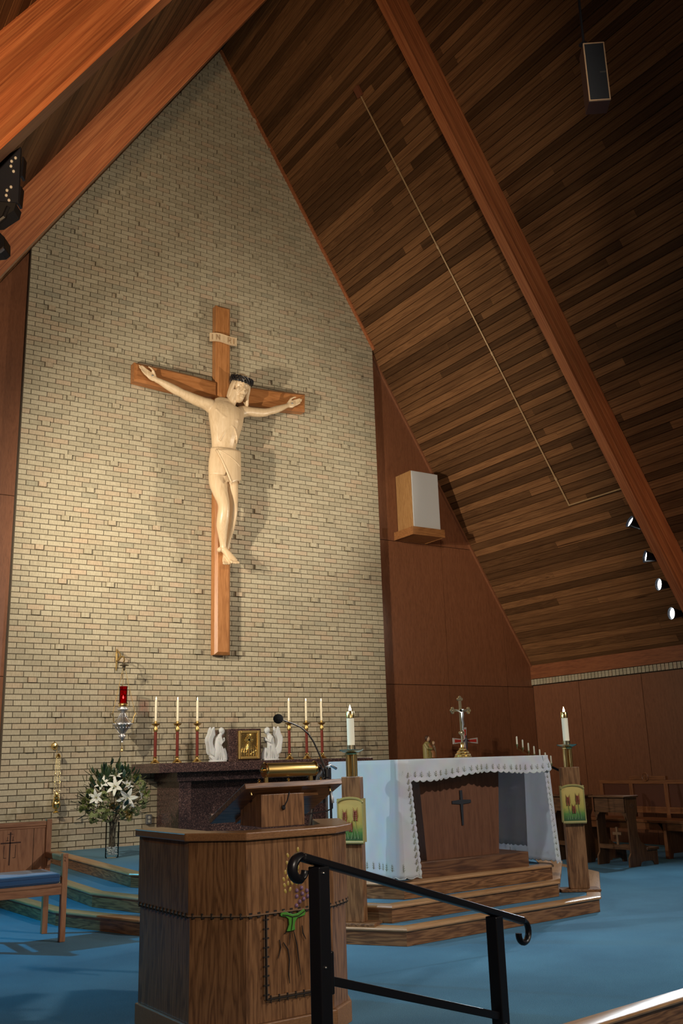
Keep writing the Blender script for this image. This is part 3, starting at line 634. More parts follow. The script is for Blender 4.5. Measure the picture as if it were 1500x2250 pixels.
def stage_panel():
    # black LED bar fixed to the near left rafter: a side plate with eight pale screw caps, yoke and lamp below
    t = thing('stage_light', 'black stage light with eight pale studs on its side plate, top left', 'stage light', (-1.85, -6.98, 4.2))
    f = Vector((.5265, .8111, 0)).normalized(); r_ = Vector((.842, -.5375, 0)).normalized(); z = Vector((0, 0, 1))
    O = Vector((-1.735, -7.0, 4.30))
    def Q(a, b, c=0): p = O+r_*a+z*b+f*c; return (p.x, p.y, p.z)
    def slab(poly, c0, c1):
        n = len(poly); return MB().add([Q(a, b, c0) for a, b in poly]+[Q(a, b, c1) for a, b in poly], [tuple(range(n)), tuple(range(2*n-1, n-1, -1))]+[(i, n+i, n+(i+1) % n, (i+1) % n) for i in range(n)])
    slab([(-.006, .235), (.0, -.10), (-.012, -.105), (-.32, -.06), (-.32, .02)], 0, .02).build('side_plate', plain('navy_black', (.016, .018, .028), .5), t)
    slab([(.004, .18), (.014, .175), (.012, .06), (.0, .055)], .005, .05).build('hinge', M_BLACK, t); slab([(.0, .0), (.010, -.005), (.006, -.11), (-.006, -.115)], .005, .05).build('hinge', M_BLACK, t)
    for (a, b) in ((-.028, .165), (-.048, .145), (-.050, .115), (-.034, .083), (-.042, -.012), (-.062, -.032), (-.064, -.062), (-.048, -.092)):
        p = Vector(Q(a, b, -.003)); MB().ball(p, (.008, .008, .009), 10, 6).build('stud', plain('pale_stud', (.62, .60, .55), .4), t)
    slab([(-.012, -.108), (-.02, -.15), (-.10, -.21), (-.32, -.22), (-.32, -.07)], .0, .09).build('housing', M_BLACKM, t)
    MB().tube([Q(-.05, -.13, .0), Q(-.07, -.19, 0), Q(-.12, -.235, 0), Q(-.2, -.25, 0)], .012, 6).build('yoke', M_BLACK, t)
    d = thing('stage_light', 'small black lamp housing with a white label, below the studded stage light', 'stage light', (-1.85, -6.98, 3.95))
    slab([(-.062, -.305), (-.058, -.365), (-.08, -.385), (-.34, -.40), (-.34, -.255), (-.10, -.265)], 0, .10).build('housing', M_BLACK, d, bevel=.004)
    slab([(-.105, -.29), (-.095, -.345), (-.32, -.365), (-.32, -.285)], -.004, -.001).build('label_plate', plain('label_white', (.48, .50, .52), .6), d)
    slab([(-.062, -.372), (-.08, -.390), (-.34, -.408), (-.34, -.401), (-.08, -.383), (-.064, -.367)], -.004, .02).build('trim_strip', M_SILVER, d)
    MB().bar(Q(-.2, .2, .03), Q(-.2, .5, -.05), .03, .01).build('hanging_strap', M_BLACK, t)
    MB().bar(Q(-.3, -.40, .05), Q(-.3, -.2, .05), .02, .01).build('hanging_strap', M_BLACK, d)
stage_panel()
# ================================================================== THE STONE ALTAR AGAINST THE WALL
def stone_altar():
    t = thing('stone_altar', 'dark red granite altar with a thick slab top standing against the brick wall', 'altar', (2.74, -.45, .36))
    MB().box((1.56, -.935, 1.205), (4.56, -.03, 1.315)).build('slab', M_GRANITE, t, bevel=.006)
    for x0, x1 in ((1.90, 2.06), (4.06, 4.22)): MB().box((x0, -.72, .362), (x1, -.035, 1.204)).build('pier', M_GRANITE, t, bevel=.004)
    MB().box((2.061, -.50, .362), (4.059, -.035, 1.203)).build('body', M_GRANITE, t)
    MB().box((1.86, -.76, 1.10), (4.26, -.03, 1.2035)).build('upper_course', M_GRANITE, t)
    b = thing('tabernacle', 'granite box with a framed gold relief door in the middle of the stone altar', 'tabernacle', (2.87, -.4, 1.318))
    MB().box((2.66, -.50, 1.317), (3.12, -.06, 1.715)).build('box', M_GRANITE, b, bevel=.005)
    f = MB(); x0, x1, z0, z1 = 2.785, 3.09, 1.335, 1.69
    for a, c in (((x0, -.53, z0), (x0+.035, -.50, z1)), ((x1-.035, -.53, z0), (x1, -.50, z1)), ((x0+.035, -.53, z1-.035), (x1-.035, -.50, z1)), ((x0+.035, -.53, z0), (x1-.035, -.50, z0+.035))): f.box(a, c)
    f.build('frame', M_BRASSD, b, bevel=.008)
    d = MB().box((x0+.035, -.513, z0+.035), (x1-.035, -.501, z1-.035)).build('door', M_BRASS, b)
    cx = (x0+x1)/2; cz = 1.575; m = MB(); MG = plain('relief_gold', (.60, .44, .16), .35, 1)
    for i in range(40):
        a = 2*pi*i/40; ca, sa = cos(a), sin(a); r1 = min(.112/max(abs(ca), 1e-3), (.075 if sa > 0 else .12)/max(abs(sa), 1e-3))
        m.tube([(cx+.055*ca, -.515, cz+.055*sa), (cx+r1*ca, -.515, cz+r1*sa)], [.0022, .003], 4)
    m.build('ray', MG, d, kind='stuff')
    MB().box((cx-.004, -.520, z0+.04), (cx+.004, -.512, z1-.04)).build('door_seam', M_BRASSD, d)
    m = MB(); m.box((cx-.012, -.523, cz-.10), (cx+.012, -.513, cz+.06)); m.box((cx-.06, -.523, cz-.012), (cx+.06, -.513, cz+.012))
    for a in range(12): m.ball((cx+.045*cos(a*pi/6), -.518, cz+.045*sin(a*pi/6)), .009, 6, 4)
    m.build('relief_cross', MG, d)
    m = MB()
    for sx in (-1, 1):
        for k in range(3):
            xx = cx+sx*(.03+.035*k); m.tube([(xx, -.516, 1.375), (xx+sx*.01, -.518, 1.42), (xx-sx*.005, -.516, 1.46+.01*k)], [.004, .006, .003], 5); m.ball((xx, -.517, 1.395+.02*k), (.011, .005, .016), 6, 4)
    m.build('relief_sheaf', MG, d)
stone_altar()
def angel(cx, s, lab):
    t = thing('angel_statue', lab, 'statue', (cx, -.45, 1.316)); Y = -.45
    m = MB()   # s=+1 faces right; kneeling body, robe trailing behind, praying hands
    def X(a): return cx+s*a
    m.lathe([(.0, 0), (.115, 0), (.112, .02), (.0, .021)], (X(0), Y, 1.3165), 20, sx=1.05, sy=.75)
    m.tube([(X(-.09), Y, 1.34), (X(-.05), Y, 1.37), (X(-.01), Y, 1.44), (X(.0), Y, 1.52), (X(.01), Y, 1.60), (X(.03), Y, 1.645)], [.05, .07, .068, .055, .05, .025], 14, .85)
    m.tube([(X(-.02), Y, 1.40), (X(.04), Y, 1.42), (X(.085), Y, 1.445), (X(.09), Y, 1.40), (X(.085), Y, 1.335)], [.055, .052, .04, .042, .05], 12, .9)
    m.tube([(X(.03), Y, 1.63), (X(.045), Y, 1.66)], [.022, .024], 8)
    m.ball((X(.058), Y, 1.685), (.034, .032, .042), 12, 8); m.ball((X(.047), Y, 1.695), (.038, .037, .040), 12, 8); m.ball((X(.091), Y, 1.680), (.006, .005, .008), 6, 4)
    for dy in (-.04, .04):
        m.tube([(X(.01), Y+dy, 1.605), (X(.03), Y+dy*1.2, 1.545), (X(.075), Y+dy*.4, 1.575), (X(.085), Y+dy*.2, 1.605)], [.024, .024, .017, .010], 8)
    for k in range(9):
        a = -1.2+k*.33; m.tube([(X(.01+.03*cos(a)), Y-.045+.01*sin(k), 1.50), (X(-.01+.07*cos(a)), Y-.055, 1.42), (X(-.02+.10*cos(a)), Y-.06, 1.335)], [.004, .007, .009], 5)
    m.build('figure', M_PLASTER, t, smooth=True)
    for dy, tilt in ((-.035, 0), (.035, 0)):
        w_ = MB(); n = 10; pts = []
        def wing(u_, v_):
            # outer edge sweeps from shoulder up, over and down to the base behind the robe
            a = lerp(1.9, 4.35, u_); cx0, cz0 = -.015, 1.53; R = lerp(.05, .115, v_)*(1+.12*sin(u_*18)*v_*.5)
            return (X(cx0+R*cos(a)*1.0-.02), Y+dy*(1+.5*v_), cz0+R*sin(a)*(1.75 if sin(a) > 0 else 1.70)+(.02))
        w_.grid(wing, 18, 5); w_.build('wing', M_PLASTER, t, smooth='all', solid=.012)
angel(2.532, 1, 'white kneeling angel statue left of the gold tabernacle, facing right'); angel(3.285, -1, 'white kneeling angel statue right of the gold tabernacle, facing left')
def altar_candle(x, lab):
    t = thing('candlestick', lab, 'candlestick', (x, -.45, 1.316), 'six brass and red marble candlesticks on the stone altar'); c = (x, -.45, 1.3165)
    MB().lathe([(.062, 0), (.062, .004), (.045, .022), (.022, .045), (.020, .06), (0, .06)], c, 8).build('foot', M_BRASS, t)
    MB().lathe([(.024, .058), (.028, .066), (.024, .076), (.0, .077)], c, 16).build('collar', M_BRASS, t, smooth=True)
    MB().lathe([(.0185, .07), (.0185, .375), (0, .375)], c, 16).build('shaft', M_RED, t, smooth=True, label='dark red marble shaft')
    MB().lathe([(.020, .372), (.026, .385), (.026, .41), (.018, .425), (.020, .44), (.050, .462), (.054, .470), (.030, .472), (.016, .474), (.016, .50), (0, .50)], c, 20).build('drip_pan', M_BRASSD, t, smooth=True)
    MB().lathe([(.014, .498), (.0145, .74), (.012, .752), (.005, .756), (0, .756)], c, 14).build('candle', M_WAX, t, smooth=True)
    MB().lathe([(0, .757), (.006, .765), (.005, .778), (0, .795)], c, 8).build('flame', M_FLAME, t, smooth=True)
for x, lb in ((1.70, 'lit candlestick at the left end of the stone altar, leftmost of the left three'), (1.985, 'lit candlestick on the stone altar, middle of the left three'), (2.25, 'lit candlestick on the stone altar nearest the left angel'),
              (3.565, 'lit candlestick on the stone altar nearest the right angel'), (3.83, 'lit candlestick on the stone altar, middle of the right three'), (4.07, 'lit candlestick at the right end of the stone altar')):
    altar_candle(min(x, 3.86) if x > 4.05 and False else x, lb)
# ================================================================== THE FREE-STANDING ALTAR, ITS CLOTH AND WHAT STANDS ON IT
def altar():
    t = thing('altar', 'dark veneered wooden altar table with an inset cross, on the top step', 'altar', (2.6, -4.8, .36))
    MB().box((1.96, -5.225, .362), (3.20, -4.42, .482)).build('plinth', wood('plinth_oak', (.055, .021, .010), (.120, .050, .021), (.17, .076, .032), 'X', 1.7, .4, 0, cathedral=.6, coat=.15), t, bevel=.004)
    m = MB(); a = [(2.165, -5.15), (2.935, -5.15), (2.935, -4.50), (2.165, -4.50)]; b = [(2.115, -5.15), (2.995, -5.15), (2.995, -4.46), (2.115, -4.46)]
    m.add([(x, y, .483) for x, y in a]+[(x, y, 1.215) for x, y in b], [(3, 2, 1, 0), (4, 5, 6, 7), (0, 1, 5, 4), (1, 2, 6, 5), (2, 3, 7, 6), (3, 0, 4, 7)]); m.build('body', M_ALTWOOD, t)
    MB().box((1.81, -5.26, 1.217), (3.43, -4.31, 1.270)).build('top', M_ALTWOOD, t)
    m = MB(); m.extr([(2.545, .732), (2.562, .732), (2.568, .90), (2.655, .908), (2.655, .932), (2.568, .936), (2.566, 1.012), (2.538, 1.012), (2.540, .936), (2.452, .93), (2.452, .908), (2.540, .90)], -5.158, -5.152)
    m.build('inset_cross', M_BLACKM, t)
    c = thing('altar_cloth', 'white cloth with scalloped embroidered hem hanging over the wooden altar', 'cloth', (2.6, -4.8, 1.275))
    Z = 1.276; rr = random.Random(5)
    MB().box((1.795, -5.285, 1.2715), (3.45, -4.285, 1.2765)).build('cloth_top', M_WHITE, c, bevel=.004)
    def hem(u_): return .012*abs(sin(u_*pi))
    # short front fall
    def val(u_, v_):
        x = lerp(1.81, 3.45, u_); drop = lerp(.165, .125, u_)+.018*sin(u_*9); n_ = 26
        sc = (1-abs(sin(u_*pi*n_)))*.014 if v_ > .92 else 0
        return (x, -5.289-.016*v_-.024*v_*(.8+sin(u_*25+v_*3.5)*.6+sin(u_*47-v_*2)*.35), Z-v_*drop+sc)
    MB().grid(val, 208, 10).build('front_fall', M_WHITE, c, smooth='all', solid=.002)
    # side falls to the floor; path wraps round the front corner
    def side(path, amp, zb, nf, ph=0, sc=1):
        P = [Vector((*p, 0)) for p in path]; L_ = [0]
        for a_, b_ in zip(P, P[1:]): L_.append(L_[-1]+(b_-a_).length)
        def fn(u_, v_):
            d = u_*L_[-1]; i = max(k for k in range(len(L_)) if L_[k] <= d+1e-9); i = min(i, len(P)-2); q = P[i].lerp(P[i+1], (d-L_[i])/(L_[i+1]-L_[i])); tg = (P[i+1]-P[i]).normalized(); nn = Vector((tg.y, -tg.x, 0))*sc
            am = amp*(.15+v_)*(sin(u_*nf*2*pi+ph)+.5*sin(u_*nf*5.1+1+v_*1.5)); q = q+nn*(am+.035*v_)
            s_ = (1-abs(sin(u_*pi*L_[-1]/.055)))*.014 if v_ > .97 else 0
            return (q.x, q.y, Z-v_*(Z-zb)+s_)
        return fn
    lf = side([(1.792, -4.285), (1.788, -5.28), (1.80, -5.31), (1.90, -5.315)], .011, .385, 4.0, .6, 1)
    # travelling towards the viewer along the left end, 'right of travel' is outside
    MB().grid(lambda u_, v_: (lambda q: (q[0]+(.055*max(0, (u_-.93)/.07)*v_), q[1]-.0, q[2]))(lf(u_, v_)), 150, 26).build('left_fall', M_WHITE, c, smooth='all', solid=.002)
    rf = side([(3.452, -4.285), (3.456, -5.26), (3.450, -5.30), (3.385, -5.305)], .014, .375, 3.5, 2.1, -1)
    MB().grid(lambda u_, v_: (lambda q: (q[0]+.03*v_*max(0, (u_-.5)*2), q[1], q[2]))(rf(u_, v_)), 150, 26).build('right_fall', M_WHITE, c, smooth='all', solid=.002)
    bf = side([(3.44, -4.282), (1.81, -4.282)], .010, .55, 6, 1., -1); MB().grid(bf, 90, 14).build('back_fall', M_WHITE, c, smooth='all', solid=.002)
    inn = side([(3.415, -4.60), (3.420, -5.02)], .006, .50, 2, 0., 1); MB().grid(inn, 30, 12).build('inner_fall', M_WHITE, c, smooth='all', solid=.002)
    # lace edging and gold-green sprigs
    ML = plain('lace_thread', (.62, .62, .56), .8); MG = plain('sprig_thread', (.24, .22, .10), .7)
    m = MB()
    for i in range(208): 
        a_, b_ = Vector(val(i/208, 1)), Vector(val((i+1)/208, 1)); m.tube([a_+Vector((0, -.003, 0)), b_+Vector((0, -.003, 0))], .0028, 4, cap=False)
    for fn, fix in ((lf, 1), (rf, 2)):
        for i in range(150):
            def g(u_):
                q = fn(u_, 1); return Vector((q[0]+(.055*max(0, (u_-.93)/.07) if fix == 1 else .03*max(0, (u_-.5)*2)), q[1]-.003, q[2]))
            m.tube([g(i/150), g((i+1)/150)], .003, 4, cap=False)
    m.build('lace_edge', ML, c, kind='stuff')
    m = MB()
    def sprig(p, up, sd, s=1.):
        p, up, sd = Vector(p), Vector(up), Vector(sd)
        m.tube([p, p+up*.05*s], [.0022, .001], 4)
        for k in range(3):
            h = up*(.008+.013*k)*s; w_ = (.019-.005*k)*s
            for q in (-1, 1): m.tube([p+h, p+h+sd*q*w_+up*.006*s], [.0018, .0009], 4)
    for i in range(26):
        u_ = (i+.5)/26; q = val(u_, .80); sprig((q[0], q[1]-.004, q[2]), (0, 0, 1), (1, 0, 0), 1.0)
    for i in range(16):
        u_ = (i+.5)/17; q = lf(u_, .94); sprig((q[0]-.004, q[1], q[2]), (0, 0, 1), (0, 1, 0), 1.15)
        if u_ > .35: q = rf(u_, .95); sprig((q[0]+.004+.03*(u_-.5)*2, q[1], q[2]), (0, 0, 1), (0, 1, 0), 1.1)
    for i in range(15):
        v_ = .16+i*.056; q = lf(.985, v_); sprig((q[0]+.055*.8*v_-.012, q[1]-.004, q[2]), (.25, 0, 1), (1, 0, 0), .9)
        q = rf(.975, v_); sprig((q[0]+.03*v_, q[1]-.004, q[2]), (-.25, 0, 1), (1, 0, 0), .9)
    m.build('embroidery', MG, c, kind='stuff')
    m = MB()   # scalloped vertical edges of the wrapped corners
    for fn, dx in ((lf, 1), (rf, -1)):
        for i in range(17):
            v_ = .13+i*.0515; q = fn(1., v_); x = q[0]+(.055*v_ if dx == 1 else .03*v_)
            m.ball((x-dx*.008, q[1]-.001, q[2]), (.015, .0025, .024), 10, 6)
    m.build('scallop', M_WHITE, c, smooth=True, kind='stuff')
altar()
def altar_crucifix():
    t = thing('standing_crucifix', 'polished gold standing crucifix with trefoil ends on the white altar cloth', 'crucifix', (3.06, -4.6, 1.277)); c = (3.06, -4.6, 1.2775)
    MG = plain('aged_gold', (.70, .60, .38), .3, 1)
    MB().lathe([(.082, 0), (.082, .010), (.070, .018), (.074, .028), (.055, .042), (.058, .052), (.036, .068), (.038, .078), (.020, .09), (.016, .115), (.022, .125), (.012, .135), (0, .135)], c, 24).build('foot', M_BRASS, t, smooth=True)
    MB().lathe([(.010, .13), (.010, .20), (.016, .21), (.010, .22), (0, .22)], c, 12).build('stem', MG, t, smooth=True)
    m = MB(); y0, y1 = -4.61, -4.595; x0 = 3.06; z = 1.2775
    m.box((x0-.011, y0, z+.215), (x0+.011, y1, z+.52)); m.box((x0-.085, y0, z+.415), (x0+.085, y1, z+.437))
    for (cx, cz, dx, dz) in ((x0-.095, z+.426, -1, 0), (x0+.095, z+.426, 1, 0), (x0, z+.53, 0, 1), (x0, z+.222, 0, -1)):
        for k in (-1, 0, 1):
            ox = dx*.012*(k == 0)+(dz != 0)*k*.018; oz = dz*.016*(k == 0)+(dx != 0)*k*.018
            m.lathe([(.0, 0), (.014, 0), (.014, .015), (0, .015)], (cx+ox, y1, cz+oz), 12, (0, -1, 0))
        m.tube([(cx, y0+.007, cz), (cx+dx*.034, y0+.007, cz+dz*.034)], [.010, .001], 6)
    m.build('cross', MG, t)
    m = MB(); y = -4.622
    m.tube([(x0-.072, y, z+.432), (x0-.03, y, z+.415), (x0-.012, y-.004, z+.405)], [.004, .006, .009], 6); m.tube([(x0+.072, y, z+.432), (x0+.03, y, z+.415), (x0+.012, y-.004, z+.405)], [.004, .006, .009], 6)
    m.tube([(x0, y-.004, z+.412), (x0, y-.006, z+.38), (x0-.003, y-.004, z+.345), (x0+.004, y-.006, z+.30), (x0-.002, y, z+.25)], [.014, .016, .013, .011, .006], 8); m.ball((x0+.006, y-.006, z+.43), (.010, .010, .013), 8, 6)
    m.build('corpus', M_SILVER, t, smooth=True)
    MB().ball((x0, -4.605, z+.222), (.03, .01, .014), 10, 6).build('knop', MG, t, smooth=True)
altar_crucifix()
def stand(c, n, lab, wd):
    """tall oak candle stand: c centre on the step, n outward normal of its painted face"""
    c = Vector(c); n = Vector((*n, 0)).normalized(); x = Vector((-n.y, n.x, 0)); z = Vector((0, 0, 1)); m3 = Matrix((x, -n, z)).transposed()
    t = thing('candle_stand', lab, 'candle stand', c)
    def O(sx, sy, sz, px=0, py=0, pz=0): return MB().obox(c+m3 @ Vector((px, py, pz)), (sx, sy, sz), m3)
    O(.34, .19, .022, 0, 0, .012).build('base_plate', M_OAKX, t, bevel=.004)
    O(wd, wd*.55, 1.02, 0, 0, .023+.51).build('post', M_OAK, t, bevel=.004)
    h = wd/2
    for s in (-.022, .022):
        for q in (-.018, .018): MB().lathe([(.017, 1.044), (.017, 1.215), (0, 1.215)], c+m3 @ Vector((s, q, 0)), 14).build('column', M_BRASS, t, smooth=True)
    MB().lathe([(.045, 1.205), (.05, 1.215), (.03, 1.222), (0, 1.222)], c, 20).build('collar', M_BRASS, t, smooth=True)
    MB().lathe([(.0, 1.215), (.06, 1.222), (.09, 1.236), (.094, 1.243), (.086, 1.243), (.05, 1.236), (.034, 1.236), (.034, 1.275), (.0, 1.275)], c, 28).build('drip_dish', plain('pale_brass', (.66, .58, .38), .25, 1), t, smooth=True)
    MB().lathe([(.0285, 1.275), (.0285, 1.50), (.024, 1.505), (0, 1.505)], c, 20).build('candle', M_WAX, t, smooth=True)
    MB().lathe([(.033, 1.478), (.033, 1.525), (.029, 1.532), (.022, 1.532), (.022, 1.51), (.0, 1.51)], c, 20).build('follower', M_BRASS, t, smooth=True)
    MB().lathe([(0, 1.512), (.010, 1.530), (.009, 1.55), (.003, 1.572), (0, 1.58)], c, 10).build('flame', M_FLAME, t, smooth=True)
    # painted panel wrapped round the front: arched gold top, green foot, wheat
    g, N, L, b = mat('wheat_banner'); tc = N.new('ShaderNodeTexCoord'); sp = N.new('ShaderNodeSeparateXYZ'); L.new(tc.outputs['Object'], sp.inputs[0])
    mr = N.new('ShaderNodeMapRange'); mr.inputs[1].default_value = .60; mr.inputs[2].default_value = .90; L.new(sp.outputs['Z'], mr.inputs[0])
    ns = N.new('ShaderNodeTexNoise'); ns.inputs['Scale'].default_value = 60; L.new(tc.outputs['Object'], ns.inputs['Vector'])
    ad = N.new('ShaderNodeMath'); ad.operation = 'MULTIPLY_ADD'; ad.inputs[1].default_value = .12; L.new(ns.outputs['Fac'], ad.inputs[0]); L.new(mr.outputs[0], ad.inputs[2])
    cr = ramp(N, [(.05, (.030, .085, .025)), (.22, (.09, .22, .035)), (.40, (.42, .33, .06)), (.9, (.58, .40, .11))]); L.new(ad.outputs[0], cr.inputs[0]); L.new(cr.outputs[0], b.inputs['Base Color']); b.inputs['Roughness'].default_value = .6
    zb, zt, bw = .575, .885, .190; dep = -wd*.275-.014
    def F(a_, b_, d): return tuple(c+m3 @ Vector((a_, dep-d, b_)))
    poly = [(-bw/2, zb), (bw/2, zb), (bw/2, zt-.03)]+[(bw/2*cos(a_*pi/12), zt-.03+.03*sin(a_*pi/12)) for a_ in range(1, 12)]+[(-bw/2, zt-.03)]
    MB().extr(poly, 0, .012, lambda a_, b_, q: F(a_, b_, q)).build('banner', g, t)
    ME = plain('olive_gold', (.38, .31, .10), .45)
    MB().tube([F(bw/2*1.04*cos(a_*pi/12), zt-.028+.032*sin(a_*pi/12), .012) for a_ in range(13)], .010, 6).build('banner_arch', ME, t, smooth=True)
    MB().tube([F(-bw/2-.006, zb, .010), F(bw/2+.006, zb, .010)], .0125, 8).build('banner_foot', ME, t, smooth=True)
    O(.010, .06, zt-zb, bw/2+.004, dep+.016, (zb+zt)/2).build('banner_side', ME, t); O(.010, .06, zt-zb, -bw/2-.004, dep+.016, (zb+zt)/2).build('banner_side', ME, t)
    MEAR = plain('russet_ear', (.26, .055, .025), .5); MST = plain('straw_line', (.25, .26, .08), .6)
    for (ex, ez, s) in ((-.045, .752, 1.), (.040, .762, 1.), (.0, .680, .85)):
        m = MB()
        for k in range(5):
            for q in (-1, 1):
                px, pz = ex+q*.010*s*(1-.12*k), ez-.028*s+.014*s*k; m.ball(F(px, pz, .015), (.0075*s, .005, .011*s), 6, 4)
                m.tube([F(px, pz, .015), F(px+q*.014*s, pz+.034*s, .014)], [.0022, .0006], 4)
        m.build('wheat_ear', MEAR, t)
        if s == 1.: MB().tube([F(ex, ez-.035, .014), F(ex+.006, ez-.09, .014), F(ex+.012, .640 if ex > 0 else .655, .014)], .0025, 5).build('stalk', MST, t)
    m = MB(); MGR = plain('grass_blade', (.30, .42, .20), .6)
    for k, (a_, l_) in enumerate(((-.055, .06), (-.038, .075), (-.02, .07), (.005, .08), (.035, .06), (.06, .07))): m.tube([F(a_, .600, .014), F(a_+(.02 if k in (3,) else -.006), .600+l_, .014)], [.0026, .0006], 4)
    m.build('grass', MGR, t)
stand((1.325, -5.37, .121), (-.80, -.60), 'oak candle stand with wheat banner at the left end of the cloth-covered altar', .148)
stand((3.725, -5.27, .121), (-.58, -.82), 'oak candle stand with wheat banner at the right end of the cloth-covered altar', .168)
# ================================================================== THE AMBO
def ambo():
    t = thing('lectern', 'many-sided oak ambo with sloped reading desk and carved wheat and grapes', 'lectern', (-.3, -6.8, 0))
    R_ = [(.36, -6.70), (.145, -7.15), (-.02, -7.265), (-.54, -7.275), (-.765, -7.05), (-.795, -6.45)]     # outer rim, front faces the viewer
    def inset(P, d):
        out = []
        for i, p in enumerate(P):
            p = Vector(p); a = Vector(P[max(i-1, 0)]); b = Vector(P[min(i+1, len(P)-1)])
            e0 = (p-a).normalized() if i else (b-p).normalized(); e1 = (b-p).normalized() if i < len(P)-1 else e0
            n0 = Vector((-e0.y, e0.x)); n1 = Vector((-e1.y, e1.x)); q = (n0+n1).normalized(); s = 1 if True else -1
            out.append(tuple(p-q*(d/max(.4, q.dot(n0)))))
        return out
    # travelling right -> left along the front, the inside of the ambo is on the right-hand side
    ring = lambda a, b: inset(R_, a)+inset(R_, b)[::-1]
    MB().prism(ring(0, .16), .922, .960).build('rim', M_OAKP, t, bevel=.006)
    o, i_ = inset(R_, .028), inset(R_, .055); o2 = inset(R_, .040)
    for k in range(5):
        MB().prism([o[k], o[k+1], i_[k+1], i_[k]], .582, .921).build('upper_board', M_OAK, t)
        MB().prism([o2[k], o2[k+1], i_[k+1], i_[k]], .10, .5735).build('lower_board', M_OAK, t)
        b0 = inset(R_, .022); MB().prism([b0[k], b0[k+1], i_[k+1], i_[k]], .0, .098).build('skirting', M_OAKP, t, bevel=.004)
    # laced seam all round: a cord in a dark groove with upright stitches
    MC = plain('lacing_cord', (.22, .12, .06), .6); MD = plain('dark_groove', (.018, .010, .006), .8)
    sp = inset(R_, .030)
    MB().prism(inset(R_, .034)+i_[::-1], .5735, .582).build('groove', MD, t)
    for k in range(5):
        a, b = Vector((*sp[k], .578)), Vector((*sp[k+1], .578)); n = max(3, int((b-a).length/.042))
        MB().tube([a, b], .0055, 6).build('cord', MC, t); m = MB()
        for j in range(n):
            p = a.lerp(b, (j+.5)/n); m.bar(p+Vector((0, 0, -.012)), p+Vector((0, 0, .012)), .007, .016, (1, 0, 0))
        m.build('stitch', MD, t, kind='stuff')
    Y = -7.235
    # laced border of the carved panel
    for (p, q) in (((-.420, .572), (-.420, .198)), ((-.420, .198), (-.10, .198)), ((-.10, .198), (-.10, .572))):
        a, b = Vector((p[0], Y, p[1])), Vector((q[0], Y, q[1])); n = int((b-a).length/.040); w_ = .014; vert = p[0] == q[0]
        MB().bar(a, b, .006, .026, (0, 1, 0) if not vert else (0, 1, 0)).build('border_groove', MD, t)
        for s in (-.008, 0, .008):
            off = Vector((s, 0, 0)) if vert else Vector((0, 0, s)); MB().tube([a+off+Vector((0, -.004, 0)), b+off+Vector((0, -.004, 0))], .0034, 5).build('cord', MC, t)
        m = MB()
        for j in range(n):
            c = a.lerp(b, (j+.5)/n); d = Vector((.015, 0, 0)) if vert else Vector((0, 0, .015)); m.bar(c-d+Vector((0, -.006, 0)), c+d+Vector((0, -.006, 0)), .006, .008, (0, 1, 0))
        m.build('stitch', MD, t, kind='stuff')
    K = [(-.235, .859, 0), (-.245, .831, 1), (-.23, .832, -1), (-.294, .836, 1), (-.298, .8, 1), (-.284, .797, -1), (-.296, .768, 1), (-.28, .774, -1), (-.309, .758, 0), (-.256, .777, 1), (-.237, .774, -1), (-.264, .751, 1), (-.242, .749, -1), (-.319, .726, 1), (-.298, .735, -1), (-.271, .733, 1), (-.243, .725, -1), (-.315, .698, 1), (-.295, .705, 0), (-.273, .706, 1), (-.244, .703, -1), (-.311, .67, 1), (-.284, .676, -1), (-.25, .805, 1), (-.23, .803, -1)]
    gm = plain('gilded_kernel', (.50, .34, .075), .4)
    for x, z, s in K:
        a = s*.42; m3 = Matrix(((cos(a), 0, -sin(a)), (0, 1, 0), (sin(a), 0, cos(a))))
        k_ = MB().ball((x, Y-.004, z), (.0088, .007, .0140), 8, 6, m3).build('wheat_kernel', gm, t, smooth=True)
    m = MB()
    for x, z, s in K: m.lathe([(0, 0), (.0125, 0), (.0125, .002), (0, .002)], (x, Y+.003, z), 10, (0, -1, 0), 1, 1.5)
    m.build('kernel_recess', MD, t, kind='stuff')
    for x, z in ((-.219, .677), (-.246, .667), (-.214, .650), (-.247, .640), (-.207, .625), (-.23, .614), (-.249, .598), (-.188, .662), (-.183, .635)):
        MB().ball((x, Y-.005, z), .0105, 12, 8).build('grape', plain('grape_purple', (.24, .13, .22), .25), t, smooth=True)
    LP = [(-.321, .585), (-.303, .573), (-.271, .561), (-.243, .563), (-.209, .58), (-.198, .565), (-.203, .549), (-.244, .543), (-.257, .527), (-.262, .507), (-.258, .489), (-.283, .485), (-.306, .486), (-.293, .514), (-.295, .541), (-.311, .553), (-.338, .558), (-.341, .568)]
    cx_, cz_ = -.272, .545
    MB().extr([(cx_+(x-cx_)*1.06, cz_+(z-cz_)*1.06) for x, z in LP][::-1], Y-.002, Y+.002).build('knot_recess', MD, t)
    MB().extr(LP[::-1], Y-.010, Y-.002).build('green_knot', plain('leaf_green', (.085, .30, .035), .4), t, bevel=.002)
    MB().tube([(-.33, Y-.011, .563), (-.30, Y-.012, .558), (-.276, Y-.012, .549), (-.24, Y-.012, .551), (-.205, Y-.011, .568)], .0022, 5).build('knot_vein', MD, t); MB().tube([(-.274, Y-.012, .549), (-.276, Y-.012, .52), (-.283, Y-.011, .488)], .0022, 5).build('knot_vein', MD, t)
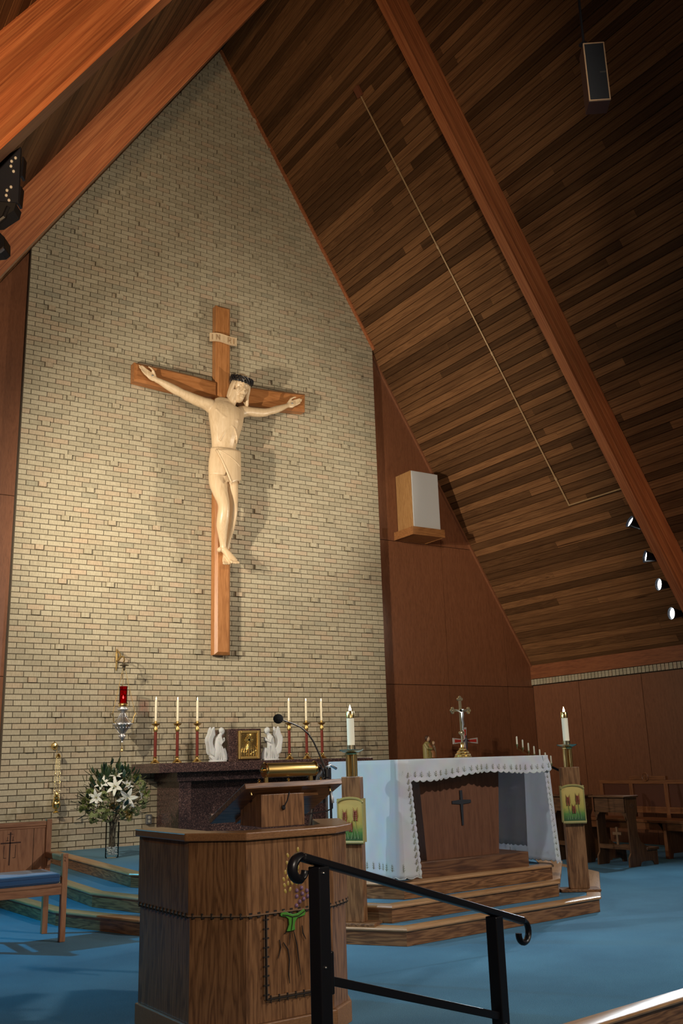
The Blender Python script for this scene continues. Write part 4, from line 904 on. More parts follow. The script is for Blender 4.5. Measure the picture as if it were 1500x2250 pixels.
    for r in ([(-.344, .452), (-.337, .417), (-.352, .369)], [(-.322, .437), (-.297, .402), (-.29, .355), (-.295, .289), (-.29, .251)], [(-.264, .483), (-.246, .417), (-.228, .28)], [(-.283, .475), (-.289, .422)], [(-.215, .502), (-.211, .467), (-.195, .438)], [(-.293, .651), (-.279, .577)], [(-.269, .687), (-.273, .57)], [(-.237, .90), (-.246, .880), (-.248, .85)], [(-.31, .86), (-.302, .84)], [(-.315, .475), (-.30, .487)]):
        MB().tube([(x, Y-.001, z) for x, z in r], [.0022]+[.0034]*(len(r)-2)+[.0016], 5).build('carved_line', MD, t)
    # pedestal and sloping desk
    MB().box((-.335, -7.04, .961), (-.075, -6.80, 1.125)).build('pedestal', M_OAK, t, bevel=.003)
    A = Vector((-.445, -7.075, 1.172)); B = Vector((.145, -7.075, 1.176)); Cc = Vector((-.445, -6.64, .985)); sl = (Cc-A); dn = sl.normalized(); nx = (B-A).normalized(); up = nx.cross(dn).normalized()
    if up.z < 0: up = -up
    m3 = Matrix((nx, dn, up)).transposed(); mid = A+(B-A)/2+sl/2
    MB().obox(mid+up*.0, ((B-A).length, sl.length, .030), m3).build('desk_board', M_OAKX, t, bevel=.003)
    MB().obox(mid-dn*.13-up*.026, (.37, .03, .018), m3).build('cleat', M_OAKX, t); MB().obox(mid+dn*.08-up*.026-nx*.14, (.03, .25, .018), m3).build('cleat', M_OAKX, t)
    MB().obox(mid+dn*(sl.length/2-.008)+up*.026, ((B-A).length*.96, .014, .022), m3).build('book_stop', M_OAKX, t)
    MB().ball((-.205, -7.046, 1.055), (.011, .006, .013), 10, 6).build('cord_knob', M_BLACKM, t, smooth=True); MB().tube([(-.205, -7.05, 1.058), (-.190, -7.06, 1.09), (-.182, -7.07, 1.135)], .0035, 5).build('cord_loop', M_BLACKM, t)
    for (a, b) in ((-.395, -7.045), (.085, -7.045)):
        p = Vector((a, b, 1.138)); MB().lathe([(0, -.014), (.008, -.012), (.005, 0), (.009, .004), (.003, .008)], p, 10).build('desk_bolt', M_BRASS, t, smooth=True)
    l = thing('reading_lamp', 'brass cylinder reading lamp standing on top of the ambo desk', 'lamp', (-.17, -7.05, 1.2))
    MB().lathe([(.0, 0), (.034, 0), (.036, .006), (.036, .29), (.034, .30), (0, .30)], (-.32, -7.055, 1.248), 24, (1, 0, -.01)).build('shade', M_BRASSD, l, smooth=True)
    for x in (-.325, -.022): MB().lathe([(0, -.004), (.036, -.002), (.040, .004), (.036, .012), (0, .012)], (x, -7.055, 1.248), 24, (1, 0, 0)).build('end_ring', M_BRASS, l, smooth=True)
    MB().lathe([(0, -.018), (.007, -.014), (.004, -.006), (.010, -.003), (.010, .003), (0, .003)], (-.332, -7.055, 1.248), 12, (1, 0, 0)).build('end_knob', M_BRASS, l, smooth=True)
    MB().lathe([(0, .018), (.007, .014), (.004, .006), (.010, .003), (.010, -.003), (0, -.003)], (-.008, -7.055, 1.248), 12, (1, 0, 0)).build('end_knob', M_BRASS, l, smooth=True)
    for x in (-.312, -.040): MB().box((x-.010, -7.062, 1.183), (x+.010, -7.045, 1.245)).build('bracket', M_BRASS, l, bevel=.002)
    for x in (-.355, -.18, .02): MB().lathe([(0, 0), (.010, .001), (.004, .006), (.009, .012), (.003, .020), (0, .021)], (x, -7.06, 1.184), 10).build('thumb_screw', M_BRASS, l, smooth=True)
    g = thing('microphone', 'gooseneck microphone with black foam ball rising from the ambo desk', 'microphone', (.09, -7.0, 1.17))
    gp = [(.096, -7.0, 1.165), (.096, -7.0, 1.194), (.088, -7.0, 1.242), (.047, -7.0, 1.328), (.015, -7.0, 1.39), (-.02, -7.0, 1.435), (-.066, -7.0, 1.469), (-.12, -7.0, 1.490), (-.18, -7.0, 1.508)]
    MB().tube(gp, [.007, .007, .006, .005, .005, .005, .0045, .0045, .004], 8).build('gooseneck', plain('gunmetal', (.16, .15, .14), .35, .8), g, smooth=True)
    MB().ball((-.205, -7.0, 1.514), (.028, .027, .026), 18, 12).build('foam_ball', plain('black_foam', (.018, .018, .02), .95, bump=.5, bscale=180), g, smooth=True)
    MB().lathe([(.026, 0), (.024, .02), (.014, .028), (.012, .07), (0, .07)], (.096, -7.0, 1.172), 16).build('mount', M_BLACK, g, smooth=True)
    MB().lathe([(.010, 0), (.011, .03), (.008, .035), (.008, .07), (.010, .09), (0, .09)], (.115, -7.02, 1.062), 12, (-.15, 0, 1)).build('plug', M_GREYM, g, smooth=True)
    MB().tube([(.115, -7.02, 1.062), (.115, -7.02, 1.035), (.09, -7.0, 1.02), (.02, -6.95, 1.01), (-.06, -6.88, .995)], .0035, 6).build('cable', M_BLACK, g, smooth=True)
    MB().tube([(-.02, -6.98, 1.20), (.0, -6.98, 1.245), (.035, -6.97, 1.275), (.075, -6.97, 1.265), (.095, -6.97, 1.22), (.10, -6.98, 1.19)], .0045, 6).build('cable', M_BLACK, g, smooth=True)
    h = thing('music_stand', 'black stand with chrome hoop and upright behind the right side of the ambo', 'stand', (.5, -6.3, 0)); MCH = plain('chrome', (.75, .76, .78), .12, 1)
    MB().tube([(.395, -6.30, .90), (.41, -6.30, 1.0), (.43, -6.30, 1.087), (.46, -6.30, 1.19), (.505, -6.30, 1.245), (.555, -6.30, 1.258), (.60, -6.30, 1.235)], .009, 8).build('hoop', MCH, h, smooth=True)
    for x in (.515, .545): MB().tube([(x, -6.31, .02), (x, -6.31, 1.245)], .008, 8).build('upright', MCH if x < .53 else M_BLACK, h, smooth=True)
    MB().add([(.43, -6.295, 1.03), (.51, -6.295, 1.03), (.51, -6.295, 1.235), (.47, -6.295, 1.19)], [(0, 1, 2, 3)]).build('panel', M_BLACKM, h, solid=.006)
    MB().lathe([(.05, 0), (.05, .012), (.03, .02), (0, .02)], (.53, -6.31, .001), 20).build('foot', M_BLACK, h)
ambo()
# ================================================================== BLACK IRON HANDRAILS
def arcpts(c, r0, r1, a0, a1, dx, n=14):
    """spiral in the vertical plane that holds direction dx"""
    c = Vector(c); dx = Vector(dx).normalized(); return [c+dx*lerp(r0, r1, i/n)*cos(lerp(a0, a1, i/n))+Vector((0, 0, 1))*lerp(r0, r1, i/n)*sin(lerp(a0, a1, i/n)) for i in range(n+1)]
def handrail():
    t = thing('handrail', 'black iron handrail with scrolled ends in the foreground, sloping down to the right', 'handrail', (-1.1, -8.95, 0))
    L0 = Vector((-1.144, -8.95, .985)); R0 = Vector((-.246, -8.712, .722)); d = (R0-L0).normalized(); dh = Vector((d.x, d.y, 0)).normalized()
    a = L0-d*.085; b = R0+d*.19
    top = arcpts(a+Vector((0, 0, -.038))-dh*.0, .030, .038, -.5*pi-2.1-.4, -1.5*pi, dh) 
    sp = arcpts(a+Vector((0, 0, -.037)), .022, .037, radians(-10), radians(-270), dh, 16)
    MB().tube(sp+[L3(a, b, .04)], [.013]*5+[.018]*13, 10, .8, up=Vector((0, 0, 1)).cross(dh)).build('scroll', M_BLACK, t, smooth=True)
    MB().bar(a, b, .045, .024).build('top_bar', M_BLACK, t, bevel=.007)
    e = arcpts(b+Vector((0, 0, -.045))+dh*.004, .045, .030, radians(100), radians(-185), dh, 18)
    MB().tube([b-d*.05]+e, [.017]*3+[.013]*17, 10, .8, up=Vector((0, 0, 1)).cross(dh)).build('scroll', M_BLACK, t, smooth=True)
    m3 = Matrix((dh, Vector((-dh.y, dh.x, 0)), Vector((0, 0, 1)))).transposed()
    for p, zf in ((L0, 0.0), (R0, -.36)):
        h = p.z-.012-zf; MB().obox((p.x, p.y, zf+h/2), (.048, .048, h), m3).build('post', M_BLACK, t, bevel=.004)
        MB().obox((p.x, p.y, zf+.006), (.11, .11, .012), m3).build('foot_plate', M_BLACK, t)
    p, q = Vector((L0.x, L0.y, .655))+d*.024, Vector((R0.x, R0.y, .372))-d*.024
    MB().bar(p, q, .026, .026).build('lower_bar', M_BLACK, t, bevel=.003)
    for c in (Vector((L0.x, L0.y, .69)), ): MB().obox(c-Vector((0, 0, .02))+dh*.026, (.014, .05, .12), m3).build('clamp', M_BLACK, t, bevel=.004)
    for c in ((L0.x, L0.y, .69), (L0.x, L0.y, .955), (R0.x, R0.y, .35)):
        MB().ball(Vector(c)+Vector((.256, -.967, 0))*.0255-dh*.006, .0045, 8, 6).build('rivet', M_SILVER, t)
    s = thing('handrail', 'black iron handrail with a scrolled end behind the right candle stand', 'handrail', (5.3, -3, 0))
    pts = [(5.60, -3, 1.187), (5.65, -3, 1.172), (5.712, -3, 1.150), (5.90, -3, 1.080), (6.10, -3, 1.015), (6.20, -3, .965), (6.215, -3, .915), (6.18, -3, .885), (6.14, -3, .905), (6.14, -3, .94)]
    MB().tube(pts, [.02]*5+[.018]*3+[.014, .011], 10, .7, up=(0, 1, 0)).build('top_bar', M_BLACK, s, smooth=True)
    MB().obox((5.30, -3, .67), (.04, .04, 1.22)).build('post', M_BLACK, s) if False else MB().box((5.57, -3.02, .0), (5.61, -2.98, 1.18)).build('post', M_BLACK, s)
handrail()
# ================================================================== PRESIDER'S CHAIR
def chair():
    t = thing('armchair', 'oak sanctuary armchair with blue seat pad and incised cross on its back, at left', 'chair', (-.67, -3.55, 0))
    x0, x1 = -1.0, -.34; MX = wood('chair_oak_rail', (.15, .055, .024), (.30, .125, .055), (.38, .18, .085), 'X', 1.6, .42, .04, cathedral=.3)
    MY = wood('chair_oak_arm', (.15, .055, .024), (.30, .125, .055), (.38, .18, .085), 'Y', 1.6, .42, .04, cathedral=.3)
    for x in (x0, x1-.045):
        MB().box((x, -3.33, 0), (x+.045, -3.28, .885)).build('rear_leg', M_CHAIR, t, bevel=.003)
        MB().box((x, -3.815, 0), (x+.045, -3.765, .645)).build('front_leg', M_CHAIR, t, bevel=.006)
        MB().box((x-.004, -3.775, .585), (x+.049, -3.325, .63)).build('arm', MY, t, bevel=.008)
        MB().extr([(-3.33, .585), (-3.33, .50), (-3.365, .53), (-3.38, .585)], x+.008, x+.037, lambda a, b, q: (q, a, b)).build('arm_bracket', M_CHAIR, t)
        for z in (.595, .62): MB().lathe([(0, 0), (.008, 0), (.007, .004), (0, .005)], (x+.022, -3.817, z), 10, (0, -1, 0)).build('peg', M_CHAIR, t)
        MB().box((x+.010, -3.765, .34), (x+.035, -3.33, .41)).build('side_rail', MY, t)
    MB().box((x0+.045, -3.81, .345), (x1-.045, -3.785, .425)).build('front_rail', MX, t, bevel=.003); MB().box((x0+.045, -3.818, .402), (x1-.045, -3.780, .420)).build('rail_moulding', MX, t, bevel=.004)
    MB().box((x0+.045, -3.325, .835), (x1-.045, -3.285, .875)).build('top_rail', MX, t, bevel=.006); MB().box((x0+.045, -3.320, .818), (x1-.045, -3.290, .834)).build('rail_moulding', MX, t, bevel=.004)
    MB().box((x0+.045, -3.315, .44), (x1-.145, -3.295, .818)).build('back_panel', M_CHAIR, t); MB().box((x1-.140, -3.315, .44), (x1-.045, -3.295, .818)).build('back_panel', M_CHAIR, t)
    MD = plain('incised_line', (.05, .018, .010), .8); m = MB(); cx, Y = -.67, -3.3155
    m.box((cx-.005, Y-.001, .545), (cx+.005, Y+.002, .80)); m.box((cx-.075, Y-.001, .712), (cx+.085, Y+.002, .722))
    for s in (-1, 1):
        m.box((cx+s*.045-.002, Y-.001, .60), (cx+s*.045+.002, Y+.002, .70)); m.box((cx+s*.045-.02*(s > 0)-.0, Y-.001, .60), (cx+s*.045+.02*(s < 0), Y+.002, .604)); m.box((cx+s*.022-.002, Y-.001, .735), (cx+s*.022+.002, Y+.002, .765)); m.box((cx+s*.022-.01, Y-.001, .733), (cx+s*.022+.01, Y+.002, .737))
    m.box((cx-.022, Y-.001, .782), (cx+.022, Y+.002, .786)); m.build('incised_cross', MD, t)
    MP = plain('royal_blue_fabric', (.022, .085, .21), .85, sheen=.4, bump=.2, bscale=200)
    MB().box((x0+.05, -3.80, .425), (x1-.05, -3.335, .50)).build('seat_pad', MP, t, bevel=.02)
    for z in (.443, .478): MB().tube([(x0+.055, -3.803, z), (x1-.055, -3.803, z)], .004, 6).build('piping', MP, t)
chair()
# ================================================================== GLASS VASE WITH THE FLOWERS
def bouquet():
    c = Vector((.875, -1.36, .361)); t = thing('vase', 'tall clear glass cylinder vase with white pebbles on the top carpeted step', 'vase', c)
    MGL = thin_glass('clear_glass', (.92, .96, .97))
    MB().lathe([(0, .002), (.066, .002), (.071, .010), (.072, .355), (.0735, .36)], c, 32).build('glass', MGL, t, smooth=True)
    m = MB(); rr = random.Random(2)
    for i in range(230):
        a, r_ = rr.uniform(0, 2*pi), .058*sqrt(rr.random()); m.ball(c+Vector((r_*cos(a), r_*sin(a), .028+.085*rr.random())), (rr.uniform(.005, .009), rr.uniform(.005, .008), rr.uniform(.004, .007)), 6, 4)
    m.build('pebbles', plain('white_pebble', (.75, .76, .74), .5), t, kind='stuff')
    b = thing('flower_bouquet', 'large bouquet of white lilies, green mums and dark leaves in the glass vase', 'flowers', c)
    top = c+Vector((0, 0, .36)); MST = plain('dark_stem', (.085, .060, .035), .7)
    heads = []
    def stem(p):
        p = Vector(p); a = rr.uniform(0, 2*pi); q = c+Vector((.035*cos(a), .035*sin(a), .10)); d = p-top; mid = top+Vector((d.x*.12, d.y*.12, .02)); m3 = top+Vector((d.x*.45, d.y*.45, d.z*.5))
        MB().tube([q, L3(q, mid, .5), mid, m3, p], [.004, .004, .004, .0035, .003], 5).build('stem', MST, b)
    # one petal/leaf mesh shared, placed as whole flowers
    def petal(L_, W_, curl):
        m = MB()
        def f(u_, v_):
            w_ = W_*sin(pi*min(1, (v_*.93+.04)))**.8*(1-.25*v_); x = (u_-.5)*2*w_; return (x, L_*v_*(1-.12*v_), curl*L_*v_*v_*(1 if curl > 0 else 1)-abs(u_-.5)*-.18*W_*2)
        m.grid(f, 4, 7); return m
    MLI = plain('lily_white', (.78, .80, .74), .6); MLG = plain('leaf_dark', (.030, .060, .022), .45); MLM = plain('leaf_olive', (.095, .115, .035), .5); MLD = plain('leaf_teal', (.022, .055, .038), .4)
    pm = petal(.105, .021, -.35)
    def lily(p, n, sc=1., lab=None):
        n = Vector(n).normalized(); q = Vector((0, 0, 1)).rotation_difference(n).to_matrix(); m = MB()
        for k in range(6):
            a = k*pi/3+.3; ra = Matrix.Rotation(a, 3, 'Z'); rx = Matrix.Rotation(radians(38), 3, 'X')
            vs = [Vector(p)+q @ (ra @ (rx @ (Vector(v)*sc))) for v in pm.v]; m.add(vs, pm.f)
        o = m.build('lily', MLI, b, smooth='all', solid=.0015)
        s = MB()
        for k in range(6):
            a = k*pi/3; s.tube([Vector(p), Vector(p)+q @ Vector((.012*cos(a), .012*sin(a), .045*sc))], [.0014, .002], 4)
        s.build('stamen', plain('stamen_green', (.45, .42, .15), .6), o); stem(p)
    V = Vector((-.50, -.86, .05))
    for (x, z, dy, n, sc) in ((.965, .965, -.24, (-.35, -.9, -.15), 1.25), (.845, 1.085, -.22, (-.75, -.6, .25), 1.15), (.985, 1.095, -.15, (.25, -.9, .5), .8), (.885, 1.19, -.10, (-.3, -.5, .9), .85), (1.135, 1.02, -.14, (.75, -.7, .15), .95),
                              (.735, 1.115, -.12, (-.6, -.6, .6), .95), (.665, .985, -.15, (-.8, -.7, -.1), 1.0), (1.06, 1.13, -.06, (.5, -.5, .7), .8)):
        lily((x+.0, -1.30+dy, z), n, sc)
    # pom-pom mums and hydrangeas: each head one object
    mum = MB(); rg = random.Random(9)
    for i in range(46):
        a, e = rg.uniform(0, 2*pi), rg.uniform(-.25, 1.5); d = Vector((cos(a)*cos(e), sin(a)*cos(e), sin(e))); s_ = d.orthogonal().normalized()*.006
        mum.add([d*.008-s_, d*.008+s_, d*.046+s_*.8+Vector((0, 0, .004)), d*.052+Vector((0, 0, .004)), d*.046-s_*.8+Vector((0, 0, .004))], [(0, 1, 2, 3, 4)])
    MMU = plain('mum_green', (.22, .26, .075), .65); MMY = plain('mum_ochre', (.36, .26, .075), .65); mm = mum.mesh('mum', MMU); mo = mum.mesh('mum', MMY)
    hyd = MB()
    for i in range(60):
        a, e = rg.uniform(0, 2*pi), rg.uniform(-.7, 1.5); d = Vector((cos(a)*cos(e), sin(a)*cos(e), sin(e)))*.052; u_ = d.orthogonal().normalized(); v_ = d.normalized().cross(u_)
        for k in range(4):
            q = (u_*cos(k*pi/2+i)+v_*sin(k*pi/2+i))*.011; w_ = (u_*cos(k*pi/2+i+pi/2)+v_*sin(k*pi/2+i+pi/2))*.006
            hyd.add([d, d+q*.6+w_, d+q*1.25, d+q*.6-w_], [(0, 1, 2, 3)])
    MHY = plain('hydrangea_green', (.17, .205, .075), .7); hm = hyd.mesh('hydrangea', MHY)
    off = b.location
    for (x, z, k) in ((.60, .94, 'm'), (.655, .87, 'h'), (.72, .83, 'h'), (.69, .745, 'm'), (.615, 1.03, 'm'), (.885, .87, 'o'), (1.09, .83, 'h'), (1.07, .76, 'm'), (1.17, .90, 'h'), (1.12, 1.16, 'm'), (1.20, 1.0, 'm'), (.80, .79, 'h'), (.76, .93, 'h'), (1.02, .88, 'h'), (.56, .87, 'm'), (1.14, 1.09, 'h'), (.74, 1.0, 'h'), (.64, .79, 'h'), (1.03, .80, 'o'), (.97, .80, 'h')):
        p = Vector((x, -1.32+rr.uniform(-.16, .06), z)); o = bpy.data.objects.new({'m': 'mum', 'o': 'mum', 'h': 'hydrangea'}[k], {'m': mm, 'o': mo, 'h': hm}[k]); o.parent = b; o.location = p-off; COL.objects.link(o)
        dr = (p-top-Vector((0, .05, 0))).normalized()+Vector((-.4, -.7, .0)); o.rotation_euler = dr.to_track_quat('Z', 'Y').to_euler(); s_ = rr.uniform(1.0, 1.3); o.scale = (s_, s_, s_)
        if rr.random() < .6: stem(p)
    lf = petal(.12, .024, .18); meshes = [lf.mesh('leaf', m_, smooth='all') for m_ in (MLG, MLM, MLD)]
    for i in range(270):
        a = rr.uniform(0, 2*pi); e = rr.uniform(-.45, 1.35); R = rr.uniform(.16, .36); d = Vector((cos(a)*cos(e), sin(a)*cos(e)*.75, sin(e)*1.15)); cc = Vector((.88, -1.30, .93)); p = cc+d*R*(.85 if e > .9 else 1)
        if p.y > -.12: continue
        o = bpy.data.objects.new('leaf', meshes[rr.choice((0, 0, 1, 2))]); o.parent = b; o.location = p-off; COL.objects.link(o)
        dd = (d+Vector((rr.uniform(-.6, .6), rr.uniform(-.6, .6), rr.uniform(-.4, .6)))).normalized(); o.rotation_euler = dd.to_track_quat('Y', 'Z').to_euler(); s_ = rr.uniform(.7, 1.15); o.scale = (s_, s_, s_)
    for tip in ((.85, -1.3, 1.33), (.93, -1.33, 1.36), (1.03, -1.28, 1.30), (.50, -1.4, 1.0), (.53, -1.36, .92), (1.28, -1.3, 1.06), (.64, -1.32, 1.14)):
        stem(tip); tp = Vector(tip)
        for k in range(7):
            o = bpy.data.objects.new('leaf', meshes[rr.choice((0, 1, 2))]); o.parent = b; COL.objects.link(o); ax_ = (tp-Vector((.88, -1.3, .9))).normalized()
            o.location = tp-ax_*.032*k-off; o.rotation_euler = (ax_+Vector((rr.uniform(-.9, .9), rr.uniform(-.9, .3), rr.uniform(-.4, .5)))).normalized().to_track_quat('Y', 'Z').to_euler(); s_ = rr.uniform(.5, .85); o.scale = (s_, s_, s_)
bouquet()
# ================================================================== SANCTUARY LAMP, THURIBLE, OUTLET
def chain(pts, name, m, parent, r=.0045, link=.02):
    P = [Vector(p) for p in pts]; mb = MB()
    for a, b in zip(P, P[1:]):
        n = max(1, int((b-a).length/link)); d = (b-a).normalized(); o = d.orthogonal().normalized(); q = d.cross(o)
        for i in range(n):
            c = a.lerp(b, (i+.5)/n); s = o if i % 2 else q; h = link*.62
            ring = [c+d*h*cos(2*pi*k/8)+s*r*sin(2*pi*k/8) for k in range(9)]; mb.tube(ring, r*.32, 4, cap=False)
    return mb.build(name, m, parent, kind='stuff')
def sanctuary_lamp():
    br = thing('wall_bracket', 'curling gilt bracket on the brick wall from which the sanctuary lamp hangs', 'bracket', (1.34, 0, 2.46)); MG = plain('tarnished_gilt', (.45, .31, .12), .4, .9)
    MB().tube([(1.335, -.012, 2.73), (1.332, -.022, 2.66), (1.337, -.018, 2.55), (1.335, -.012, 2.46)], [.008, .016, .013, .008], 8, .7).build('back_plate', MG, br, smooth=True)
    MB().tube([(1.335, -.02, 2.70), (1.335, -.08, 2.69), (1.335, -.15, 2.65), (1.335, -.14, 2.60), (1.335, -.09, 2.59), (1.335, -.10, 2.63)], [.011, .010, .009, .009, .007, .005], 8).build('scroll', MG, br, smooth=True)
    MB().tube([(1.335, -.02, 2.58), (1.335, -.10, 2.585), (1.335, -.20, 2.62), (1.335, -.28, 2.60), (1.335, -.30, 2.56), (1.335, -.27, 2.54)], [.012, .011, .010, .009, .008, .006], 8).build('arm', MG, br, smooth=True)
    for z in (2.69, 2.50): MB().lathe([(0, 0), (.014, .002), (.010, .012), (0, .014)], (1.335, -.012, z), 10, (0, -1, 0)).build('rosette', MG, br)
    c = Vector((1.33, -.31, 0)); t = thing('sanctuary_lamp', 'hanging silver sanctuary lamp with a lit ruby glass, on chains from a gilt bracket', 'lamp', (1.33, -.31, 1.47))
    MB().lathe([(0, 2.53), (.008, 2.53), (.012, 2.515), (.055, 2.50), (.058, 2.492), (.02, 2.485), (.012, 2.46), (.016, 2.45), (.006, 2.43), (0, 2.43)], c, 16).build('smoke_cap', plain('dark_bronze', (.12, .10, .07), .4, .8), t, smooth=True)
    MB().tube([c+Vector((0, 0, 2.53)), c+Vector((0, .01, 2.555))], .004, 6).build('hook', M_BRASS, t)
    MR = thin_glass('ruby_glass', (.62, .03, .06), .05)
    MB().lathe([(0, 2.022), (.046, 2.024), (.048, 2.035), (.048, 2.225), (.053, 2.240)], c, 24).build('ruby_glass', MR, t, smooth=True)
    MB().lathe([(0, 2.09), (.007, 2.10), (.006, 2.115), (0, 2.135)], c, 8).build('flame', plain('lamp_flame', (1, .4, .3), .5, emis=(1, .25, .12), es=30), t)
    MB().lathe([(0, 2.025), (.03, 2.025), (.03, 2.085), (0, 2.085)], c, 14).build('candle', plain('red_wax', (.5, .05, .04), .6), t)
    m = MB(); m.lathe([(.052, 1.998), (.056, 2.0), (.050, 2.015), (.050, 2.03), (.046, 2.03), (.046, 1.998)], c, 24)
    for i in range(14): a = 2*pi*i/14; m.ball(c+Vector((.052*cos(a), .052*sin(a), 2.036)), .0065, 6, 4)
    m.build('crown', M_BRASS, t)
    MS = plain('chased_silver', (.62, .62, .64), .38, 1, bump=.0); 
    MB().lathe([(0, 2.0), (.05, 1.997), (.060, 1.975), (.058, 1.955), (.040, 1.935), (.030, 1.92), (.042, 1.89), (.060, 1.86), (.090, 1.83), (.112, 1.80), (.114, 1.785), (.100, 1.765), (.072, 1.73), (.045, 1.70), (.028, 1.675), (.036, 1.655), (.038, 1.635), (.026, 1.61), (.012, 1.59), (.016, 1.575), (0, 1.57)], c, 24).build('body', MS, t, smooth=True)
    m = MB()
    for z, r_, n in ((1.965, .060, 12), (1.88, .052, 10), (1.793, .114, 18), (1.745, .085, 14), (1.65, .038, 8)):
        for i in range(n): a = 2*pi*i/n; m.ball(c+Vector((r_*cos(a), r_*sin(a), z)), (.008, .008, .010), 6, 4)
    for i in range(6):
        a = pi/3*i+.2; m.tube([c+Vector((r_*cos(a), r_*sin(a), z)) for r_, z in ((.032, 1.92), (.062, 1.86), (.114, 1.80), (.112, 1.782), (.074, 1.73), (.030, 1.675))], .004, 5)
    m.build('chasing', MS, t, smooth=True)
    for a in (radians(200), radians(320), radians(80)):
        d = Vector((cos(a), sin(a), 0)); p = c+Vector((0, 0, 1.80))
        MB().tube([p+d*.112, p+d*.135+Vector((0, 0, .01)), p+d*.14+Vector((0, 0, .07)), p+d*.165+Vector((0, 0, .115)), p+d*.175+Vector((0, 0, .10))], [.008, .008, .007, .006, .004], 6).build('arm', M_BRASS, t, smooth=True)
        chain([p+d*.155+Vector((0, 0, .11)), c+d*.06+Vector((0, 0, 2.28)), c+d*.012+Vector((0, 0, 2.47))], 'chain', M_BRASSD, t)
    chain([c+Vector((0, 0, 1.572)), c+Vector((0, 0, 1.50))], 'chain', M_BRASSD, t); MB().lathe([(0, 1.515), (.014, 1.505), (.012, 1.48), (.018, 1.47), (0, 1.462)], c, 12).build('tassel', M_BRASS, t, smooth=True)
sanctuary_lamp()
def thurible():
    k = thing('brass_hook', 'round brass wall hook on the brick wall holding the thurible chains', 'hook', (.60, 0, 1.55))
    MB().lathe([(0, 0), (.018, 0), (.018, .012), (.036, .016), (.042, .035), (.030, .055), (0, .060)], (.60, .0, 1.552), 20, (0, -1, 0)).build('knob', M_BRASS, k, smooth=True); MB().tube([(.60, -.055, 1.545), (.61, -.085, 1.53), (.615, -.095, 1.50), (.61, -.10, 1.475)], .004, 6).build('hook', M_BRASS, k)
    c = Vector((.632, -.10, 0)); t = thing('thurible', 'gold thurible hanging by four chains low on the brick wall left of the flowers', 'censer', (.632, -.10, .79)); MG = plain('bright_brass', (.86, .66, .26), .2, 1)
    MB().lathe([(0, .792), (.034, .792), (.034, .80), (.014, .822), (.016, .835), (.038, .85), (.046, .87), (.046, .885), (0, .886)], c, 20).build('bowl', MG, t, smooth=True)
    MB().lathe([(.047, .887), (.048, .90), (.036, .925), (.040, .94), (.030, .955), (.032, .97), (.020, .99), (.022, 1.005), (.010, 1.03), (.004, 1.045), (0, 1.045)], c, 20).build('lid', MG, t, smooth=True)
    MB().lathe([(0, 1.468), (.018, 1.455), (.032, 1.425), (.034, 1.418), (0, 1.415)], c, 16).build('chain_cap', MG, t, smooth=True)
    for a in (0, pi/2, pi, 1.5*pi):
        d = Vector((cos(a+.5), sin(a+.5), 0)); chain([c+d*.046+Vector((0, 0, .888)), c+d*.034+Vector((0, 0, 1.20)), c+d*.026+Vector((0, 0, 1.42))], 'chain', MG, t, .003, .013)
        for z in (1.04, 1.14, 1.235): MB().ball(c+d*.040+Vector((0, 0, z)), .009, 8, 6).build('bead', MG, t)
    chain([c+Vector((0, 0, 1.045)), c+Vector((0, 0, 1.42))], 'chain', MG, t, .003, .013)
thurible()
def outlet():
    t = thing('power_outlet', 'steel double socket plate on the brick wall beside the stone altar', 'socket', (1.85, 0, .63)); x, z = 1.80, .655
    MB().box((x-.035, -.045, z-.057), (x+.035, -.001, z+.057)).build('box', M_GREYM, t, bevel=.004)
    for dz in (-.022, .022):
        MB().lathe([(0, 0), (.016, 0), (.016, .003), (0, .003)], (x, -.046, z+dz), 16, (0, -1, 0)).build('socket_face', plain('socket_ivory', (.62, .60, .52), .5), t)
        for dx in (-.006, .006): MB().box((x+dx-.0012, -.0505, z+dz-.003), (x+dx+.0012, -.0488, z+dz+.006)).build('slot', M_BLACKM, t)
outlet()
# greenery lying on the right end of the stone altar
def spray():
    t = thing('foliage_spray', 'small dark leafy sprig lying at the right end of the stone altar', 'foliage', (4.42, -.62, 1.316)); rr = random.Random(4); ML = plain('sprig_leaf', (.035, .05, .025), .5)
    MB().tube([(4.25, -.66, 1.325), (4.40, -.66, 1.335), (4.52, -.68, 1.39)], [.004, .003, .002], 5).build('stem', ML, t)
    for i in range(13):
        p = Vector(L3((4.24, -.66, 1.33), (4.52, -.68, 1.395), i/12)); d = Vector((rr.uniform(-.2, .9), rr.uniform(-.8, .3), rr.uniform(-.05, .8))).normalized(); s = d.orthogonal().normalized()*.011
        MB().add([p, p+d*.03+s, p+d*.062, p+d*.03-s], [(0, 1, 2, 3)]).build('leaf', ML, t)
spray()
